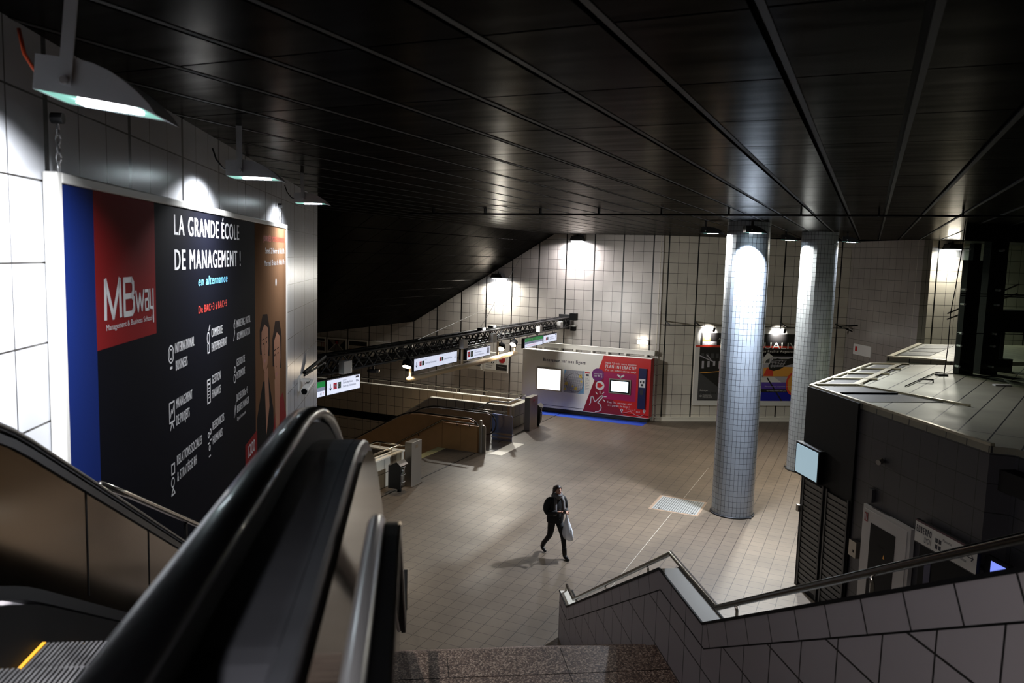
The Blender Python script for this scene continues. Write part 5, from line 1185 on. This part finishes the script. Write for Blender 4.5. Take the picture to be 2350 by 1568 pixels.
# hair: cap and low knot
m = MB(); nu, nv = 20, 10; vs = []; fs = []
for i in range(nv+1):
    th = math.pi*.62*i/nv
    for j in range(nu):
        ph = 2*math.pi*j/nu; fr_ = math.sin(ph)  # front is +y
        lim = 1.0 if fr_ < .2 else 1.0-.48*min(1, (fr_-.2)/.5)
        t_ = th*lim
        vs.append((.086*math.sin(t_)*math.cos(ph), .05+.1*math.sin(t_)*math.sin(ph), 1.57+.105*math.cos(t_)))
for i in range(nv):
    for j in range(nu): fs.append((i*nu+j, i*nu+(j+1) % nu, (i+1)*nu+(j+1) % nu, (i+1)*nu+j))
m.add(vs, fs); hb = m.build('hair', M_hair, PW, smooth=True); sd_ = hb.modifiers.new('thick', 'SOLIDIFY'); sd_.thickness = .005; sd_.offset = -1
m = MB(); m.tube([(0, -.03, 1.60), (0, -.06, 1.56), (0, -.075, 1.5), (.01, -.08, 1.42)], [.05, .045, .035, .02], 12); m.build('ponytail', M_hair, PW, smooth=True)
# trousers, boots, coat, scarf
k = Sk(); p0 = k.p((0, 0, .93), (.135, .10))
k.chain(p0, [((-.092, .01, .84), .102), ((-.094, .12, .66), .088), ((-.092, .20, .49), .067), ((-.087, .24, .36), .062), ((-.08, .287, .15), .048)])
k.chain(p0, [((.092, -.01, .84), .102), ((.094, -.02, .66), .088), ((.092, -.06, .48), .067), ((.087, -.17, .36), .06), ((.081, -.315, .19), .048)])
skin_mesh('trousers', k.v, k.e, k.r, M_trous, PW)
for (nm, pts) in (('boot', [((-.084, .262, .28), .062), ((-.078, .292, .12), .058), ((-.076, .31, .05), .05), ((-.074, .40, .042), .044), ((-.072, .475, .03), .03)]),
                  ('boot', [((.085, -.25, .29), .064), ((.08, -.34, .15), .06), ((.08, -.36, .085), .046), ((.078, -.28, .052), .042), ((.078, -.205, .032), .03)])):
    k = Sk(); pr_ = k.p(*pts[0]); k.chain(pr_, pts[1:]); skin_mesh(nm, k.v, k.e, k.r, M_boot, PW)
m = MB(); NC = 24; vs = []; fs = []
for (z, rx, ry, cy) in ((.80, .19, .15, 0), (.81, .215, .165, 0), (.95, .215, .165, .0), (1.08, .20, .155, .01), (1.2, .205, .15, .015), (1.3, .205, .13, .015), (1.36, .19, .11, .015), (1.405, .13, .09, .02), (1.43, .08, .075, .03)):
    for j in range(NC):
        a = 2*math.pi*j/NC; q = 1+.025*math.sin(4*a+z*9); vs.append((rx*q*math.cos(a), cy+ry*q*math.sin(a), z))
for i in range(8):
    for j in range(NC): fs.append((i*NC+j, i*NC+(j+1) % NC, (i+1)*NC+(j+1) % NC, (i+1)*NC+j))
fs.append(tuple(range(NC-1, -1, -1))); m.add(vs, fs)
m.tube([(-.10, .01, 1.35), (-.19, .0, 1.345), (-.255, -.01, 1.24), (-.275, -.005, 1.10), (-.255, .04, 1.03), (-.20, .13, 1.055), (-.145, .215, 1.08)], [.07, .088, .083, .078, .072, .06, .044], 14)
m.tube([(.10, .01, 1.35), (.19, .0, 1.345), (.255, -.01, 1.24), (.27, .0, 1.10), (.245, .05, 1.04), (.17, .14, 1.08), (.088, .225, 1.108)], [.07, .088, .083, .078, .072, .06, .042], 14)
m.build('coat', M_coat, PW, smooth=True).modifiers.new('sub', 'SUBSURF').levels = 2
for z in (.9, 1.02, 1.14): MB().disc((.0, .172 if z < 1.1 else .166, z), .012, (0, 1, 0)).build('button', M_steel, PW)
m = MB()
ringp = [(.095*math.cos(a), .035+.09*math.sin(a), 1.42+.02*math.cos(2*a)) for a in [i*math.pi/8 for i in range(17)]]
m.tube(ringp, .042, 10); m.tube([(x*.95, y+.012, z+.04) for x, y, z in ringp], .034, 10)
m.build('scarf', M_scarf, PW, smooth=True)
for s in (-1, 1):
    m = MB(); m.sweep([(s*.09, .10, 1.42), (s*.115, .135, 1.3), (s*.12, .148, 1.15), (s*.13, .15, 1.0)], [(-.035, -.012), (.035, -.012), (.04, .012), (-.04, .012)], side=(1, 0, 0)); m.build('scarf_end', M_scarf, PW, smooth=True)
# phone and bag, held but separate
def world(pt):
    c, s = math.cos(R(-121.5)), math.sin(R(-121.5)); return Vector((-6.2+pt[0]*c-pt[1]*s, 16.33+pt[0]*s+pt[1]*c, pt[2]))
m = MB(); m.box(-.035, .035, -.005, .005, -.07, .07, 0); m.box(-.031, .031, -.0065, -.005, -.063, .063, 1)
ph_ = m.build('mobile_phone', [M_black, mat('phone_screen', (60, 70, 84), .2, emit=.6)], None, loc=world((.005, .335, 1.135)), bevel=.003)
ph_.rotation_euler = (R(-50), 0, R(-121.5)); props(ph_, 'dark mobile phone held in front of the walking woman', 'phone')
M_plastic = mat('plastic_bag', (236, 238, 244), .2, alpha=.85, noise=.15, nscale=9)
m = MB(); rings = []; NB = 20; bx, by = -.11, .27
prof_ = [(.012, 1.06), (.018, 1.0), (.05, .90), (.085, .80), (.115, .68), (.135, .58), (.13, .50), (.08, .46)]
rb = random.Random(5); vs = []; fs = []
for i, (r_, z_) in enumerate(prof_):
    for j in range(NB):
        a = 2*math.pi*j/NB; q = 1+.16*math.sin(5*a+i)+.08*rb.uniform(-1, 1)
        vs.append((bx+r_*q*math.cos(a)*.75-(1.06-z_)*.05, by+r_*q*math.sin(a)*1.15+(1.06-z_)*.08, z_+.015*math.sin(3*a+i)))
for i in range(len(prof_)-1):
    for j in range(NB): fs.append((i*NB+j, i*NB+(j+1) % NB, (i+1)*NB+(j+1) % NB, (i+1)*NB+j))
fs.append(tuple((len(prof_)-1)*NB+j for j in range(NB)))
m.add(vs, fs); bg = m.build('carrier_bag', M_plastic, None, loc=(-6.2, 16.33, 0), rz=R(-121.5), smooth=True)
props(bg, 'whitish translucent plastic bag hanging from the woman\'s left hand', 'bag')
